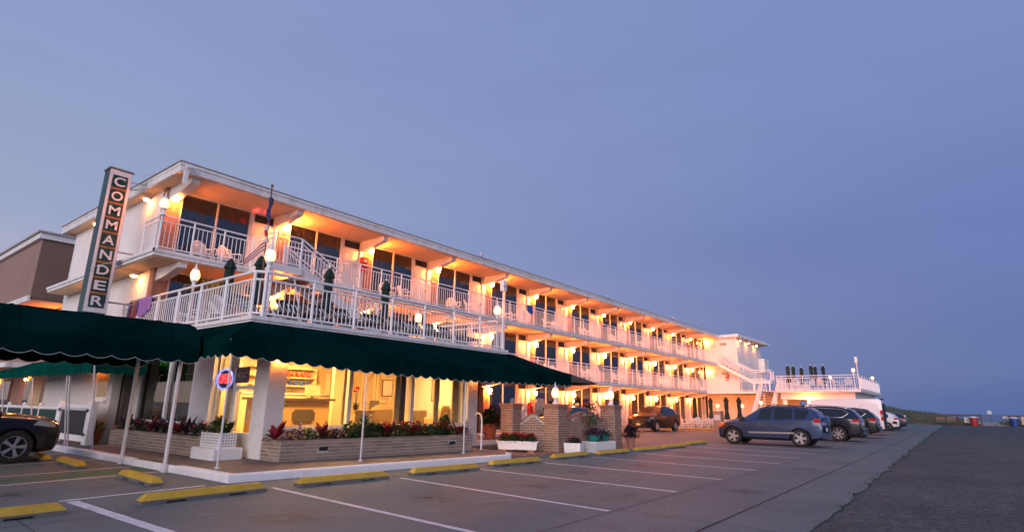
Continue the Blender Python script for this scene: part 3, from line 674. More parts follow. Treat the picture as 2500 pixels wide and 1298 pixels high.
# interior
FL = .45
opart('lobby_floor', 'wood', MB().box(-19.6, -13.8, 7.75, 15.08, .152, FL))
opart('back_wall', 'interior', MB().box(-18.4, -18.3, 7.72, 15.05, FL, 2.99))
opart('partition', 'interior', MB().box(-18.3, -16.3, 7.72, 7.85, FL, 2.99).box(-16.75, -16.6, 11.7, 12.1, FL, 2.99))
for (a, b, mm) in ((10.02, 10.2, 'drape'), (11.93, 12.14, 'drape'), (12.16, 12.36, 'curtain'), (12.56, 12.70, 'curtain'), (13.62, 13.84, 'drape'), (14.50, 14.80, 'drape')): opart('drape', mm, drape(a, b, -13.82, .5, 2.7, .03, .09, 'y'), smooth=True)
for (a, b) in ((12.35, 12.85), (12.9, 13.4), (13.45, 13.95), (14.0, 14.5)):
    lv = MB().box(-16.6, -16.55, a, a + .06, FL, 2.7).box(-16.6, -16.55, b - .06, b, FL, 2.7).box(-16.6, -16.55, a + .06, b - .06, 1.5, 1.6)
    for k in range(44): z = FL + .05 + k * .05; lv.hexa([(-16.6, a + .06, z + .03), (-16.55, a + .06, z), (-16.55, b - .06, z), (-16.6, b - .06, z + .03), (-16.6, a + .06, z + .04), (-16.55, a + .06, z + .012), (-16.55, b - .06, z + .012), (-16.6, b - .06, z + .04)])
    opart('louvred_door', 'drape', lv)
def lobby_light(k, x, y):
    t = thing('ceiling_light', 'glowing round ceiling light inside the lobby, %s from the corner pillar' % ORD[k], 'lamp', (x, y, 2.995), group='lobby ceiling lights')
    MB().lathe([(.24, 0), (.25, -.03), (.22, -.05)], 20).build('rim', 'brass', t, True); MB().lathe([(.21, -.052), (.16, -.10), (.01, -.115)], 20).build('shade', 'ceiling_glass', t, True)
for k, (x, y) in enumerate(((-15.0, 8.05), (-14.5, 8.9), (-16.6, 9.6), (-17.0, 11.0), (-14.6, 11.4), (-14.9, 13.6))): lobby_light(k, x, y)
# reception desk
desk = thing('reception_counter', 'lobby reception counter with dark top and two dark notched panels', 'counter', (-15.5, 9.5, FL), world=True)
MB().box(-15.75, -15.3, 8.3, 10.68, FL, 1.54).build('front', 'counterfront', desk); MB().box(-15.95, -15.2, 8.25, 10.82, 1.542, 1.61).build('top', 'countertop', desk)
def plaque(yc):
    w, h, c = .37, .19, .065; P = [(-w + c, -h), (w - c, -h), (w - c, -h + c), (w, -h + c), (w, h - c), (w - c, h - c), (w - c, h), (-w + c, h), (-w + c, h - c), (-w, h - c), (-w, -h + c), (-w + c, -h + c)]
    MB().prismx([(yc + a, 1.10 + b) for a, b in P], -15.299, -15.28).build('panel', 'countertop', desk)
plaque(8.66); plaque(9.82)
def shelf_unit():
    t = thing('wall_shelf', 'white shelves with red and blue items behind the lobby counter', 'shelf', (-18.2, 11.0, FL), world=True)
    MB().box(-18.28, -17.9, 9.2, 12.9, FL, 1.75).build('cabinet', 'interior', t); MB().box(-18.28, -17.85, 9.2, 12.9, 1.752, 1.80).build('cabinet_top', 'flower_white', t)
    for z in (2.02, 2.3, 2.6): MB().box(-18.28, -18.0, 9.6, 11.9, z, z + .03).build('shelf_board', 'interior', t)
    MB().box(-18.28, -18.0, 11.9, 11.94, 1.8, 2.7).box(-18.28, -18.0, 12.5, 12.54, 1.8, 2.5).build('divider', 'interior', t)
    for k in range(7): MB().lathe([(.05, 0), (.08, .1), (.05, .18)], 8, (-18.12, 10.5 + k * .2, 2.34)).build('mug', 'exit_plain', t, True)
    for k in range(4): MB().lathe([(.05, 0), (.07, .14), (.02, .18)], 8, (-18.12, 11.0 + k * .22, 2.05)).build('mug', 'towel_blue', t, True)
    for k in range(5): MB().lathe([(.06, 0), (.08, .1), (.03, .18)], 8, (-18.12, 10.2 + k * .15, 2.05)).build('mug', 'flower_pink', t, True)
mat('exit_plain', (.6, .08, .05), .5)
shelf_unit()
mon = thing('computer_monitor', 'pale monitor seen from behind on the lobby counter', 'monitor', (-15.6, 10.25, 1.61))
MB().box(-.02, .02, -.26, .26, .08, .40).build('screen_back', 'interior', mon); MB().box(-.02, .02, -.04, .04, .02, .08).box(-.1, .1, -.12, .12, 0, .02).build('stand', 'countertop', mon)
def armchair(loc, rz, label):
    t = thing('armchair', label, 'armchair', loc, rz)
    MB().bbox(-.35, .35, -.35, .35, .12, .42, .06).build('seat', 'counterfront', t); a = MB()
    a.loft([[(-.42, -.36, .2), (-.28, -.36, .2), (-.28, .36, .2), (-.42, .36, .2)], [(-.50, -.36, .85), (-.38, -.36, .85), (-.38, .36, .85), (-.50, .36, .85)], [(-.48, -.2, 1.0), (-.42, -.2, 1.0), (-.42, .2, 1.0), (-.48, .2, 1.0)]]); a.build('backrest', 'counterfront', t)
    for s in (-1, 1): MB().bbox(-.38, .35, .34 * s - .06, .34 * s + .06, .1, .6, .03).build('armrest', 'counterfront', t)
    for sx in (-1, 1):
        for sy in (-1, 1): MB().tube((.3 * sx, .3 * sy, 0), (.3 * sx, .3 * sy, .13), .025).build('leg', 'wood', t)
armchair((-15.0, 12.4, FL), 2.6, 'tan armchair with high curved back in the middle lobby window')
armchair((-14.9, 14.75, FL), 3.4, 'tan armchair at the far right end of the lobby')
def side_table():
    t = thing('side_table', 'small tan table under the red flower in the lobby window', 'table', (-14.5, 11.2, FL))
    MB().box(-.3, .3, -.4, .4, .80, .84).build('table_top', 'counterfront', t); MB().box(-.25, .25, -.35, .35, 0, .8).build('cloth', 'counterfront', t)
side_table()
def potted(name, label, loc, leaves, stems, fl=None):
    t = thing(name, label, 'plant', loc); r = random.Random(len(label))
    MB().lathe([(.06, 0), (.09, .14), (.08, .14)], 10).build('pot', 'black', t, True); m = MB()
    for k in range(leaves): a = r.uniform(0, 6.3); m.blade((0, 0, .12), (cos(a), sin(a), r.uniform(.6, 1.6)), r.uniform(.2, .4), .05, .5)
    m.build('foliage', 'leaf', t); s = MB(); f = MB()
    for k in range(stems):
        x, y = r.uniform(-.05, .05), r.uniform(-.1, .1); h = r.uniform(.4, .7); s.tube((0, 0, .12), (x, y, h), .008, 5)
        for q in range(14): f.blade((x, y, h - .05), (r.uniform(-1, 1), r.uniform(-1, 1), r.uniform(-.2, 1)), .15, .06, .2)
    if stems: s.build('stem', 'leaf', t); f.build('flower', fl or 'flower_red', t)
potted('potted_flower', 'tall red flower in a black pot on the lobby table', (-14.5, 11.05, FL + .84), 10, 3)
def hanging_palm():
    t = thing('indoor_palm', 'leafy green palm inside the lobby window beside the corner pillar', 'plant', (-13.95, 8.25, FL)); r = random.Random(8)
    MB().lathe([(.12, 0), (.17, .3), (.15, .3)], 12).build('pot', 'terracotta', t, True); m = MB(); st = MB()
    st.tube((0, 0, .25), (.02, .02, 2.1), .015)
    for k in range(30):
        z = r.uniform(.7, 2.1); a = r.uniform(0, 6.3); q = Vector((0, 0, z))
        for j in range(5): b = a + r.uniform(-.5, .5); m.blade(q, (cos(b) * .6, sin(b), r.uniform(-.3, .8)), r.uniform(.18, .36), .04, .6)
    st.build('stem', 'leaf', t); m.build('foliage', 'leaf', t)
hanging_palm()
def wall_picture(loc, label, w, h, rz=0, m='posterpink'):
    t = thing('wall_picture', label, 'picture', loc, rz); MB().box(-.02, .01, -w / 2, w / 2, 0, h).build('frame', 'wood', t)
    MB().box(.011, .016, -w / 2 + .04, w / 2 - .04, .04, h - .04).build('print', m, t)
wall_picture((-16.54, 13.95, 1.75), 'dark framed picture above the lobby armchair', .5, .6); wall_picture((-15.2, 15.08, 1.6), 'tall framed print on the right-hand lobby wall', .4, .8, -pi / 2)
wall_picture((-16.54, 13.4, 1.0), 'dark magazine rack hanging by the louvred doors', .4, .6, 0, 'countertop')
cab = thing('lobby_cabinet', 'low cream cabinet in the right-hand lobby window', 'cabinet', (-15.2, 14.05, FL))
MB().box(-.25, .25, -.4, .4, 0, .85).build('body', 'interior', cab); MB().box(.251, .265, -.36, -.02, .05, .8).build('door', 'drape', cab); MB().box(.251, .265, .02, .36, .05, .8).build('door', 'drape', cab)
vase = thing('dark_plant', 'tall dark dried plant between the right-hand lobby drapes', 'plant', (-14.3, 14.2, FL)); r_ = random.Random(2); m = MB()
for k in range(60): a = r_.uniform(0, 6.3); z = r_.uniform(.4, 1.9); m.blade((0, 0, z), (cos(a), sin(a), r_.uniform(0, .9)), .2, .05, .3)
m.tube((0, 0, 0), (0, 0, 1.9), .02).build('foliage', 'leaf_dark', vase)

# neon OPEN sign and VACANCY plate in the entrance window
def neon():
    t = thing('open_sign', 'oval neon sign reading OPEN in red with blue rings', 'sign', (-15.52, 7.50, 2.06))
    for q in (1.0, .90): MB().path([(.44 * q * cos(a), 0, .27 * q * sin(a)) for a in [2 * pi * i / 32 for i in range(32)]], .011, 6, True).build('ring', 'neon_blue', t, True)
    me = text_mesh('OPEN', .26, 'letters'); o = mesh_obj('letters', me, t, (0, 0, 0)); o.rotation_euler = (pi / 2, 0, 0); o.scale = (.95, 1.35, 1.5); me.materials.append(M['neon_red'])
    MB().tube((-.1, .01, .27), (-.1, .02, .70), .004).tube((.1, .01, .27), (.1, .02, .70), .004).build('chain', 'metal', t)
    MB().prismy([(.40 * cos(a), .24 * sin(a)) for a in [2 * pi * i / 24 for i in range(24)]], .02, .03).build('backing', 'navysign', t)
neon()
def vacancy():
    t = thing('vacancy_sign', 'dark navy plate lettered VACANCY beside the entrance door', 'sign', (-14.62, 7.50, 1.95))
    MB().box(-.32, .32, 0, .03, 0, .40).build('plate', 'navysign', t)
    me = text_mesh('VACANCY', .13, 'letters'); o = mesh_obj('letters', me, t, (0, -.004, .19)); o.rotation_euler = (pi / 2, 0, 0); o.scale = (.9, 1.4, 1); me.materials.append(M['silverletter'])
    MB().tube((-.25, .015, .40), (-.25, .015, .85), .006).tube((.25, .015, .40), (.25, .015, .85), .006).build('hanger', 'metal', t)
vacancy()

# ================================================================== AWNINGS
def scallop(mb, tops, zb, depth, period, th=.012):
    """cloth valance under a top polyline; scalloped lower edge"""
    P = [Vector(p) for p in tops]; acc = 0; L = []; 
    for a, b in zip(P[:-1], P[1:]):
        d = (b - a).length; n = max(2, int(d / (period / 8)))
        for i in range(n + (b == P[-1])): L.append((a.lerp(b, i / n), acc + d * i / n))
        acc += d
    top = []; bot = []
    for p, s in L:
        ph = (s / period) % 1.0; zz = zb(p) if callable(zb) else zb
        top.append(p); bot.append(Vector((p.x, p.y, zz - depth * abs(sin(pi * ph)) ** .8)))
    n = len(top); mb.add(top + bot, [(i, i + 1, n + i + 1, n + i) for i in range(n - 1)])
    return bot
def grid_sheet(mb, A, B, n, sag=0.0, k=6):
    """ruled sheet between polylines A and B (same count) with slight sag"""
    rows = []
    for j in range(k + 1):
        t = j / k; rows.append([Vector(a).lerp(Vector(b), t) + Vector((0, 0, -sag * sin(pi * t))) for a, b in zip(A, B)])
    m = len(A); vs = [p for r in rows for p in r]
    mb.add(vs, [(j * m + i, j * m + i + 1, (j + 1) * m + i + 1, (j + 1) * m + i) for j in range(k) for i in range(m - 1)])
aw = thing('front_awning', 'dark green scalloped awning wrapping the lit lobby office front', 'awning', (-11.6, 9.0, .15), world=True)
def aw_x(y): return -12.12 + (0.66 * (y - 5.9) / 3.1 if y < 9 else .66 + .02 * (y - 9))
def aw_zb(y): return 2.47 - (.20 * (y - 5.9) / 3.1 if y < 9 else .20 + .06 * min(1, (y - 9) / 3.5) - (.06 * (y - 12.5) / 5.6 if y > 12.5 else 0))
fr_y = [5.9 + 12.25 * i / 40 for i in range(41)]
lower = [(aw_x(y), y, aw_zb(y) + .36) for y in fr_y]
upper = [(-12.86, lerp(6.64, 16.7, i / 40), 3.30) for i in range(41)]
c = MB(); grid_sheet(c, upper, lower, 41, .03)
side_lo = [(lerp(-12.12, -16.9, i / 12), 5.9, 2.83) for i in range(13)]; side_up = [(lerp(-12.86, -16.9, i / 12), 6.64, 3.30) for i in range(13)]
grid_sheet(c, side_up, side_lo, 13, .03)
end_lo = [(lerp(aw_x(18.15), -12.9, i / 6), 18.15, 2.60) for i in range(7)]; grid_sheet(c, [(-12.86, 16.7, 3.30)] * 7, end_lo, 7, .0)
end2 = [(-12.9, lerp(18.15, 16.7, i / 4), lerp(2.60, 3.29, i / 4)) for i in range(5)]
o = c.build('canvas', 'canvas', aw, True)
for q in range(0, 41, 4): MB().path([Vector(upper[q]).lerp(Vector(lower[q]), j / 6) + Vector((.004, 0, -.03 * sin(pi * j / 6) + .006)) for j in range(7)], .009, 5).build('seam', 'canvas', aw, True)
v = MB(); bots = scallop(v, lower, lambda p: aw_zb(p.y), .075, .33); bs = scallop(v, side_lo, 2.47, .075, .33); be = scallop(v, end_lo, 2.26, .075, .33)
v.build('valance', 'canvas', aw, True); t_ = MB(); t_.path(bots, .006, 4); t_.path(bs, .006, 4); t_.path(be, .006, 4); t_.build('trim', 'canvas_trim', aw)
for (x, y, z0) in ((-12.13, 5.95, .15), (-11.47, 9.02, .15), (-11.38, 12.55, .15), (-11.34, 17.9, 0.0)): MB().tube((x - .05, y + .02, z0), (x - .05, y + .02, aw_zb(y) + .30), .022, 8).lathe([(.06, 0), (.05, .02), (.025, .03)], 10, (x - .05, y + .02, z0)).build('post', 'greypole', aw, True)
MB().path([Vector(p) + Vector((-.06, 0, -.06)) for p in lower[::4]], .02, 6).path([(p[0], p[1] + .06, p[2] - .06) for p in side_lo[::4]], .02, 6).build('frame_bar', 'greypole', aw)

can = thing('entrance_canopy', 'dark green barrel canopy reaching out from the entrance over the drive', 'awning', (-14.85, 3.0, 0), world=True)
prof = [(-13.36, 2.66), (-13.42, 2.83), (-13.55, 3.0), (-13.78, 3.14), (-14.15, 3.23), (-14.55, 3.26), (-14.85, 3.27)]
prof = prof + [(-29.7 - x, z) for x, z in reversed(prof[:-1])]
c = MB(); yy = [5.82 - .5 * i for i in range(24)]
rows = [[(x, y, z - (.012 if i % 2 else 0)) for x, z in prof] for i, y in enumerate(yy)]
n = len(prof); c.add([p for r in rows for p in r], [(i * n + j, (i + 1) * n + j, (i + 1) * n + j + 1, i * n + j + 1) for i in range(len(yy) - 1) for j in range(n - 1)])
c.add([(x, 5.82, z) for x, z in prof] , [tuple(range(n))])
c.build('canvas', 'canvas', can, True)
for y in (5.2, 3.9, 2.6, 1.3, 0.0): MB().path([(x, y, z + .004) for x, z in prof], .010, 5).build('seam', 'canvas', can, True)
v = MB(); t_ = MB()
for x in (-13.36, -16.34):
    b = scallop(v, [(x, 5.82, 2.66), (x, -5.7, 2.66)], 2.34, .07, .42); t_.path(b, .006, 4)
v.build('valance', 'canvas', can, True); t_.build('trim', 'canvas_trim', can)
for (x, y) in ((-13.62, 5.56), (-16.1, 5.58)): MB().tube((x, y, -.01), (x, y, 2.7), .042, 10).lathe([(.075, 0), (.07, .15), (.045, .16)], 10, (x, y, 0)).build('post', 'greypole', can, True)
for x in (-13.62, -16.1): MB().tube((x, -4.5, 0), (x, -4.5, 2.7), .042, 10).build('post', 'greypole', can, True)
MB().tube((-13.5, 5.75, 2.66), (-13.5, -5.6, 2.66), .025).tube((-16.2, 5.75, 2.66), (-16.2, -5.6, 2.66), .025).build('frame_bar', 'greypole', can)

la = thing('patio_awning', 'green pleated awning on thin posts over the gated patio at left', 'awning', (-24, 6.0, .15), world=True)
c = MB(); xs = [-19.0 - .13 * i for i in range(96)]
up_ = [(x, 6.83, 2.98) for x in xs]; lo_ = [(x, 5.45, 2.46 + (.012 if i % 4 < 2 else -.01)) for i, x in enumerate(xs)]; grid_sheet(c, up_, lo_, 96, .04); c.build('canvas', 'canvas_lit', la, True)
v = MB(); b = scallop(v, [(-19.0, 5.45, 2.46), (-31.35, 5.45, 2.46)], 2.24, .06, .3); b2 = scallop(v, [(-19.0, 6.83, 2.85), (-19.0, 5.45, 2.46)], 2.24, .06, .3); v.build('valance', 'canvas_lit', la, True)
for x in (-18.95, -21.05, -21.3, -24.9, -28.8): MB().tube((x, 5.82, .15), (x, 5.5, 2.46), .024, 8).build('post', 'greypole', la, True)

# open green umbrella behind the awning
def open_umbrella(loc, r, h, label):
    t = thing('open_umbrella', label, 'umbrella', loc); c = MB(); n = 8
    P = [(r * cos(2 * pi * i / n + .3), r * sin(2 * pi * i / n + .3)) for i in range(n)]; vs = [(0, 0, h)]
    for k in (.33, .66, 1.0):
        for i in range(n):
            a, b = P[i], P[(i + 1) % n]; vs.append((a[0] * k, a[1] * k, h - .55 * k ** 1.2)); vs.append(((a[0] + b[0]) / 2 * k, (a[1] + b[1]) / 2 * k, h - .55 * k ** 1.2 - .02))
    m = 2 * n; fs = [(0, 1 + i, 1 + (i + 1) % m) for i in range(m)]
    for k in range(2): fs += [(1 + k * m + i, 1 + (k + 1) * m + i, 1 + (k + 1) * m + (i + 1) % m, 1 + k * m + (i + 1) % m) for i in range(m)]
    c.add(vs, fs); c.build('canopy', 'umbrella_cloth', t, True)
    MB().tube((0, 0, 0), (0, 0, h), .025, 8).build('pole', 'wood', t); MB().sphere((0, 0, h + .05), .045).build('finial', 'rail', t, True)
    MB().lathe([(.28, 0), (.28, .05), (.06, .1), (.05, .3)], 16).build('base', 'black', t, True)
open_umbrella((-13.4, 20.4, 0), 1.75, 2.98, 'open dark green patio umbrella with white finial beyond the awning end')

# ================================================================== RAILINGS
BAL = {}
def rod_mesh(key, r, n=5):
    if key not in BAL:
        o = MB().tube((0, 0, 0), (0, 0, 1), r, n).build('baluster', 'rail', None, True); BAL[key] = o.data; bpy.data.objects.remove(o)
    return BAL[key]
def railing(name, label, runs, H=1.05, sp=.13, post=1.06, r_top=.028, r_bal=.0105, r_post=.03, gap=.16, limit=300, cat='railing', parent=None, style=None):
    """runs: list of polylines of floor points; every baluster and post is a part"""
    p0 = runs[0][0]
    t = thing(name, label, cat, p0) if parent is None else parent
    o0 = Vector(p0) if parent is None else Vector(parent.location)
    top = MB(); mid = MB(); bot = MB(); posts = []; bals = []
    for run in runs:
        P = [Vector(p) - o0 for p in run]
        for a, b in zip(P[:-1], P[1:]):
            up = lambda h: Vector((0, 0, h))
            top.tube(a + up(H), b + up(H), r_top, 8); mid.tube(a + up(H - gap), b + up(H - gap), r_top * .8, 6); bot.tube(a + up(.09), b + up(.09), r_top * .8, 6)
            L = (b - a).length; hl = Vector((b.x - a.x, b.y - a.y, 0)).length; n = max(1, round(hl / post))
            for i in range(n + 1): posts.append(a.lerp(b, i / n))
            for i in range(n):
                s, e = a.lerp(b, i / n), a.lerp(b, (i + 1) / n); m = max(1, round((e - s).length / sp))
                bals += [s.lerp(e, k / m) for k in range(1, m)]
        for p in P[1:-1]: top.sphere(p + Vector((0, 0, H)), r_top, 8, 6); mid.sphere(p + Vector((0, 0, H - gap)), r_top * .8, 8, 6)
    top.build('top_rail', 'rail', t, True); mid.build('middle_rail', 'rail', t, True); bot.build('bottom_rail', 'rail', t, True)
    seen = set(); pm = rod_mesh(('p', r_post), r_post, 8); bmh = rod_mesh(('b', r_bal), r_bal, 5)
    for p in posts:
        k = (round(p.x, 2), round(p.y, 2))
        if k in seen: continue
        seen.add(k); o = mesh_obj('post', pm, t, p); o.scale = (1, 1, H - .01)
    bh = H - gap - .09
    for p in bals[:limit]:
        o = mesh_obj('baluster', bmh, t, p + Vector((0, 0, .09))); o.scale = (1, 1, bh)
    if len(bals) > limit:
        m = MB()
        for p in bals[limit:]: m.tube(p + Vector((0, 0, .09)), p + Vector((0, 0, .09 + bh)), r_bal, 4, cap=False)
        o = m.build('far_balusters', 'rail', t, True); o['kind'] = 'stuff'
    return t
railing('balcony_railing', 'white metal railing along the third-floor balcony under the roof', [[(-19.3, 6.24, 5.79), (-18.06, 6.24, 5.79), (-18.06, 9.05, 5.79)], [(-18.06, 10.25, 5.79), (-18.06, 55.2, 5.79)]])
railing('balcony_railing', 'white metal railing along the second-floor balcony beyond the roof deck', [[(-18.06, 17.2, 3.06), (-18.06, 52.0, 3.06)]], sp=.14)
railing('deck_railing', 'thick white railing round the roof deck above the green awning', [[(-21.4, 6.72, 3.45), (-13.12, 6.74, 3.45), (-12.97, 6.95, 3.45), (-12.97, 16.22, 3.45), (-17.6, 16.22, 3.45)]], H=1.1, post=1.4, sp=.135, r_top=.036, r_bal=.0135, r_post=.04, gap=.19)
# ================================================================== STAIRS
def stair(name, label, a, b, width, axis, n, rail_h=1.0, both=True, cat='staircase', landing=None):
    """straight open flight from top point a to bottom point b"""
    t = thing(name, label, cat, (b[0], b[1], b[2])); A = Vector(a) - Vector(b); B = Vector((0, 0, 0)); W = Vector((width, 0, 0)) if axis == 'y' else Vector((0, width, 0))
    d = (A - B); th = .05
    for s in (0, 1):
        o = W * s; q = W.normalized() * (.025 if s == 0 else -.025)
        m = MB(); u = Vector((0, 0, .12)); l = Vector((0, 0, -.2)); m.hexa([B + o - q + l, B + o + q + l, A + o + q + l, A + o - q + l, B + o - q + u, B + o + q + u, A + o + q + u, A + o - q + u]); m.build('stringer', 'white', t)
    for i in range(n):
        c = B.lerp(A, (i + .5) / n); run = Vector((d.x, d.y, 0)) / n * .62
        p = [c + W * .03 - run, c + W * .97 - run, c + W * .97 + run, c + W * .03 + run]; z = Vector((0, 0, .045))
        MB().hexa([x for x in p] + [x + z for x in p]).build('tread', 'greywood', t)
    for s in ((0, 1) if both else (1,)):
        o = W * s; railing('', '', [[Vector(b) + o, Vector(a) + o]], H=rail_h, sp=.14, post=1.2, parent=t)
    return t
st = stair('staircase', 'open white staircase with brown treads from the third floor down to the roof deck', (-17.85, 10.1, 5.79), (-17.85, 14.45, 3.46), 1.1, 'y', 12)
lo = Vector(st.location)
m = MB().box(-18.0, -16.65, 9.0, 10.1, 5.55, 5.785); m.build('landing', 'white', st, off=lo)
MB().tube((-16.75, 9.1, 3.45), (-16.75, 9.1, 5.55), .05, 8).tube((-16.9, 10.6, 3.45), (-16.9, 10.0, 5.5), .03, 8).build('support_post', 'rail', st, True, off=lo)
railing('', '', [[(-18.0, 9.05, 5.79), (-16.72, 9.05, 5.79), (-16.72, 10.05, 5.79)]], parent=st, H=1.0)
# far stairs
s2 = stair('staircase', 'white staircase slanting down across the far wing wall', (-18.0, 55.4, 5.79), (-14.9, 55.4, 4.05), 1.1, 'x', 9)
lo = Vector(s2.location); MB().box(-14.9, -13.3, 55.3, 56.6, 3.85, 4.05).build('landing', 'white', s2, off=lo); MB().box(-14.8, -14.7, 55.35, 55.45, 3.06, 3.85).box(-13.5, -13.4, 55.35, 55.45, 3.06, 3.85).build('support_post', 'rail', s2, off=lo)
railing('', '', [[(-14.9, 55.4, 4.05), (-13.3, 55.4, 4.05), (-13.3, 56.5, 4.05)]], parent=s2, H=1.0)
s3 = stair('staircase', 'white staircase from the far deck down to the car park', (-12.9, 50.6, 3.06), (-12.9, 46.6, 0.02), 1.3, 'y', 14)
plat = thing('end_platform', 'white second-floor platform joining the long wing to the far deck', 'deck', (-15.5, 53, 0), world=True)
MB().box(-17.96, -11.3, 52.0, 56.6, 2.88, 3.06).build('slab', 'fascia', plat); MB().box(-12.9, -11.3, 50.6, 52.0, 2.88, 3.06).build('stair_head', 'fascia', plat)
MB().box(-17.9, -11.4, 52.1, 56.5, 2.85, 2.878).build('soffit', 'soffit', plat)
for x in (-13.2, -11.5): MB().box(x - .08, x + .08, 52.2, 52.36, 0, 2.85).build('column', 'white', plat)
MB().box(-16.5, -11.3, 56.4, 56.6, 0, 2.85).build('back_wall', 'stucco', plat)
railing('platform_railing', 'white railing along the platform below the far slanting staircase', [[(-17.96, 52.06, 3.06), (-12.95, 52.06, 3.06)]])
# far deck
fd = thing('far_deck_building', 'low white flat-roofed deck building at the beach end of the car park', 'building', (-8.5, 52, 0), world=True)
MB().prism([(-11.3, 48.5), (-5.6, 48.5), (-5.6, 61.5), (-11.3, 61.5)], 2.87, 3.05).build('deck_slab', 'fascia', fd); MB().box(-11.32, -5.57, 48.46, 48.499, 2.95, 3.07).box(-5.599, -5.56, 48.46, 61.5, 2.95, 3.07).build('deck_edge', 'fascia', fd)
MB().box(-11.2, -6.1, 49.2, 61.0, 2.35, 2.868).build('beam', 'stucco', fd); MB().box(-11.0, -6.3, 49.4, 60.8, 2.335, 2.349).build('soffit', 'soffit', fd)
for x in (-11.0, -8.9, -6.4):
    for y in (49.5, 60.6): MB().box(x - .12, x + .12, y - .12, y + .12, 0, 2.335).build('column', 'white', fd)
MB().box(-11.1, -9.4, 58, 58.2, 0, 2.3).build('rear_wall', 'stucco', fd)
railing('deck_railing', 'white railing round the far deck with the cluster of folded umbrellas', [[(-11.25, 61.3, 3.05), (-11.25, 48.56, 3.05), (-5.66, 48.56, 3.05), (-5.66, 61.3, 3.05)]], sp=.15, post=1.6)

# ================================================================== LAMPS
def lantern_proto():
    t = thing('wall_lantern', 'x', 'lamp')
    g = MB(); lo, hi, tp = ([(.02, -.05, -.12), (.14, -.05, -.12), (.14, .05, -.12), (.02, .05, -.12)], [(0, -.075, .08), (.16, -.075, .08), (.16, .075, .08), (0, .075, .08)], [(.035, -.045, .125), (.125, -.045, .125), (.125, .045, .125), (.035, .045, .125)])
    g.add(lo + hi, [(3, 2, 1, 0)] + [(i, (i + 1) % 4, 4 + (i + 1) % 4, 4 + i) for i in range(4)]); g.mi = 1; g.add(hi + tp, [(i, (i + 1) % 4, 4 + (i + 1) % 4, 4 + i) for i in range(4)]); g.build('glass', ['lamp_glass', 'lamp_top'], t)
    MB().loft([[(.035, -.045, .132), (.125, -.045, .132), (.125, .045, .132), (.035, .045, .132)], [(.06, -.02, .17), (.10, -.02, .17), (.10, .02, .17), (.06, .02, .17)]]).sphere((.08, 0, .18), .02, 6, 5).build('cap', 'brass', t)
    MB().box(-.165, -.15, -.05, .05, -.2, .05).tube((-.155, 0, -.15), (.08, 0, -.17), .012).tube((.08, 0, -.17), (.08, 0, -.125), .02).build('bracket', 'brass', t)
    return Proto(t)
LAN = lantern_proto()
FN = ['ground', 'second', 'third']
for fl, z in ((2, 7.93), (1, 5.02), (0, 2.24)):
    for i, y in enumerate(LAMP_Y):
        if (fl == 0 and i < 4) or (fl == 1 and i == 0): continue
        k = i - 1 if fl == 1 else i if fl else i - 4
        LAN.put((XW + .20, y, z), 0, 'lit lantern on a brick pier of the %s-floor gallery, %s from the %s end' % (FN[fl], ORD[k], 'sign' if fl else 'office'), 'wall lanterns along the galleries', (1, 1, 1) if (i * 7 + fl * 3) % 5 else (.86, .86, .86))
LAN.put((-19.3, 56.52, 7.95), -pi / 2, 'lit lantern on the third-floor end wall by the far stairs', 'wall lanterns along the galleries', (.6, .6, .6)); LAN.put((-19.3, 56.52, 5.05), -pi / 2, 'lit lantern on the second-floor end wall by the far stairs', 'wall lanterns along the galleries', (.6, .6, .6))
LAN.put((-13.26, 7.75, 2.55), 0, 'lit lantern high on the white corner pillar of the office', 'wall lanterns along the galleries', (.36, .36, .36)); LAN.put((-13.27, 15.05, 2.5), 0, 'lit lantern on the white pillar at the right end of the lobby windows', 'wall lanterns along the galleries', (.36, .36, .36))
LAN.put((-22.4, 6.78, 2.62), -pi / 2, 'lit lantern on the white brick end wall above the patio gate', 'wall lanterns along the galleries', (.55, .55, .55))
LAN.put((-9.2, 49.12, 2.1), -pi / 2, 'lit lantern on the beam under the far deck', 'wall lanterns along the galleries')
def flood(loc, rz, label):
    t = thing('wall_floodlight', label, 'lamp', loc, rz)
    MB().lathe([(.05, .05), (.09, .03), (.105, -.05), (.10, -.06)], 12).build('hood', 'rail', t, True); MB().lathe([(.097, -.058), (.06, -.10), (.005, -.115)], 12).build('bulb', 'flood_glass', t, True)
    MB().tube((0, 0, .04), (0, .12, .07), .02).build('arm', 'rail', t)
flood((-21.0, 6.68, 8.17), 0, 'lit floodlight under the roof just right of the vertical sign'); flood((-25.76, 6.66, 8.17), 0, 'lit floodlight under the roof left of the vertical sign')
flood((-20.7, 6.62, 5.46), 0, 'lit floodlight under the balcony ledge right of the vertical sign'); flood((-25.0, 6.62, 5.46), 0, 'lit floodlight under the balcony ledge left of the vertical sign')
for k, y in enumerate((57.4, 60.2, 63.0)): flood((-16.25, y, 8.12), pi / 2, 'lit floodlight under the far wing eave, %s from the balcony side' % ORD[k])
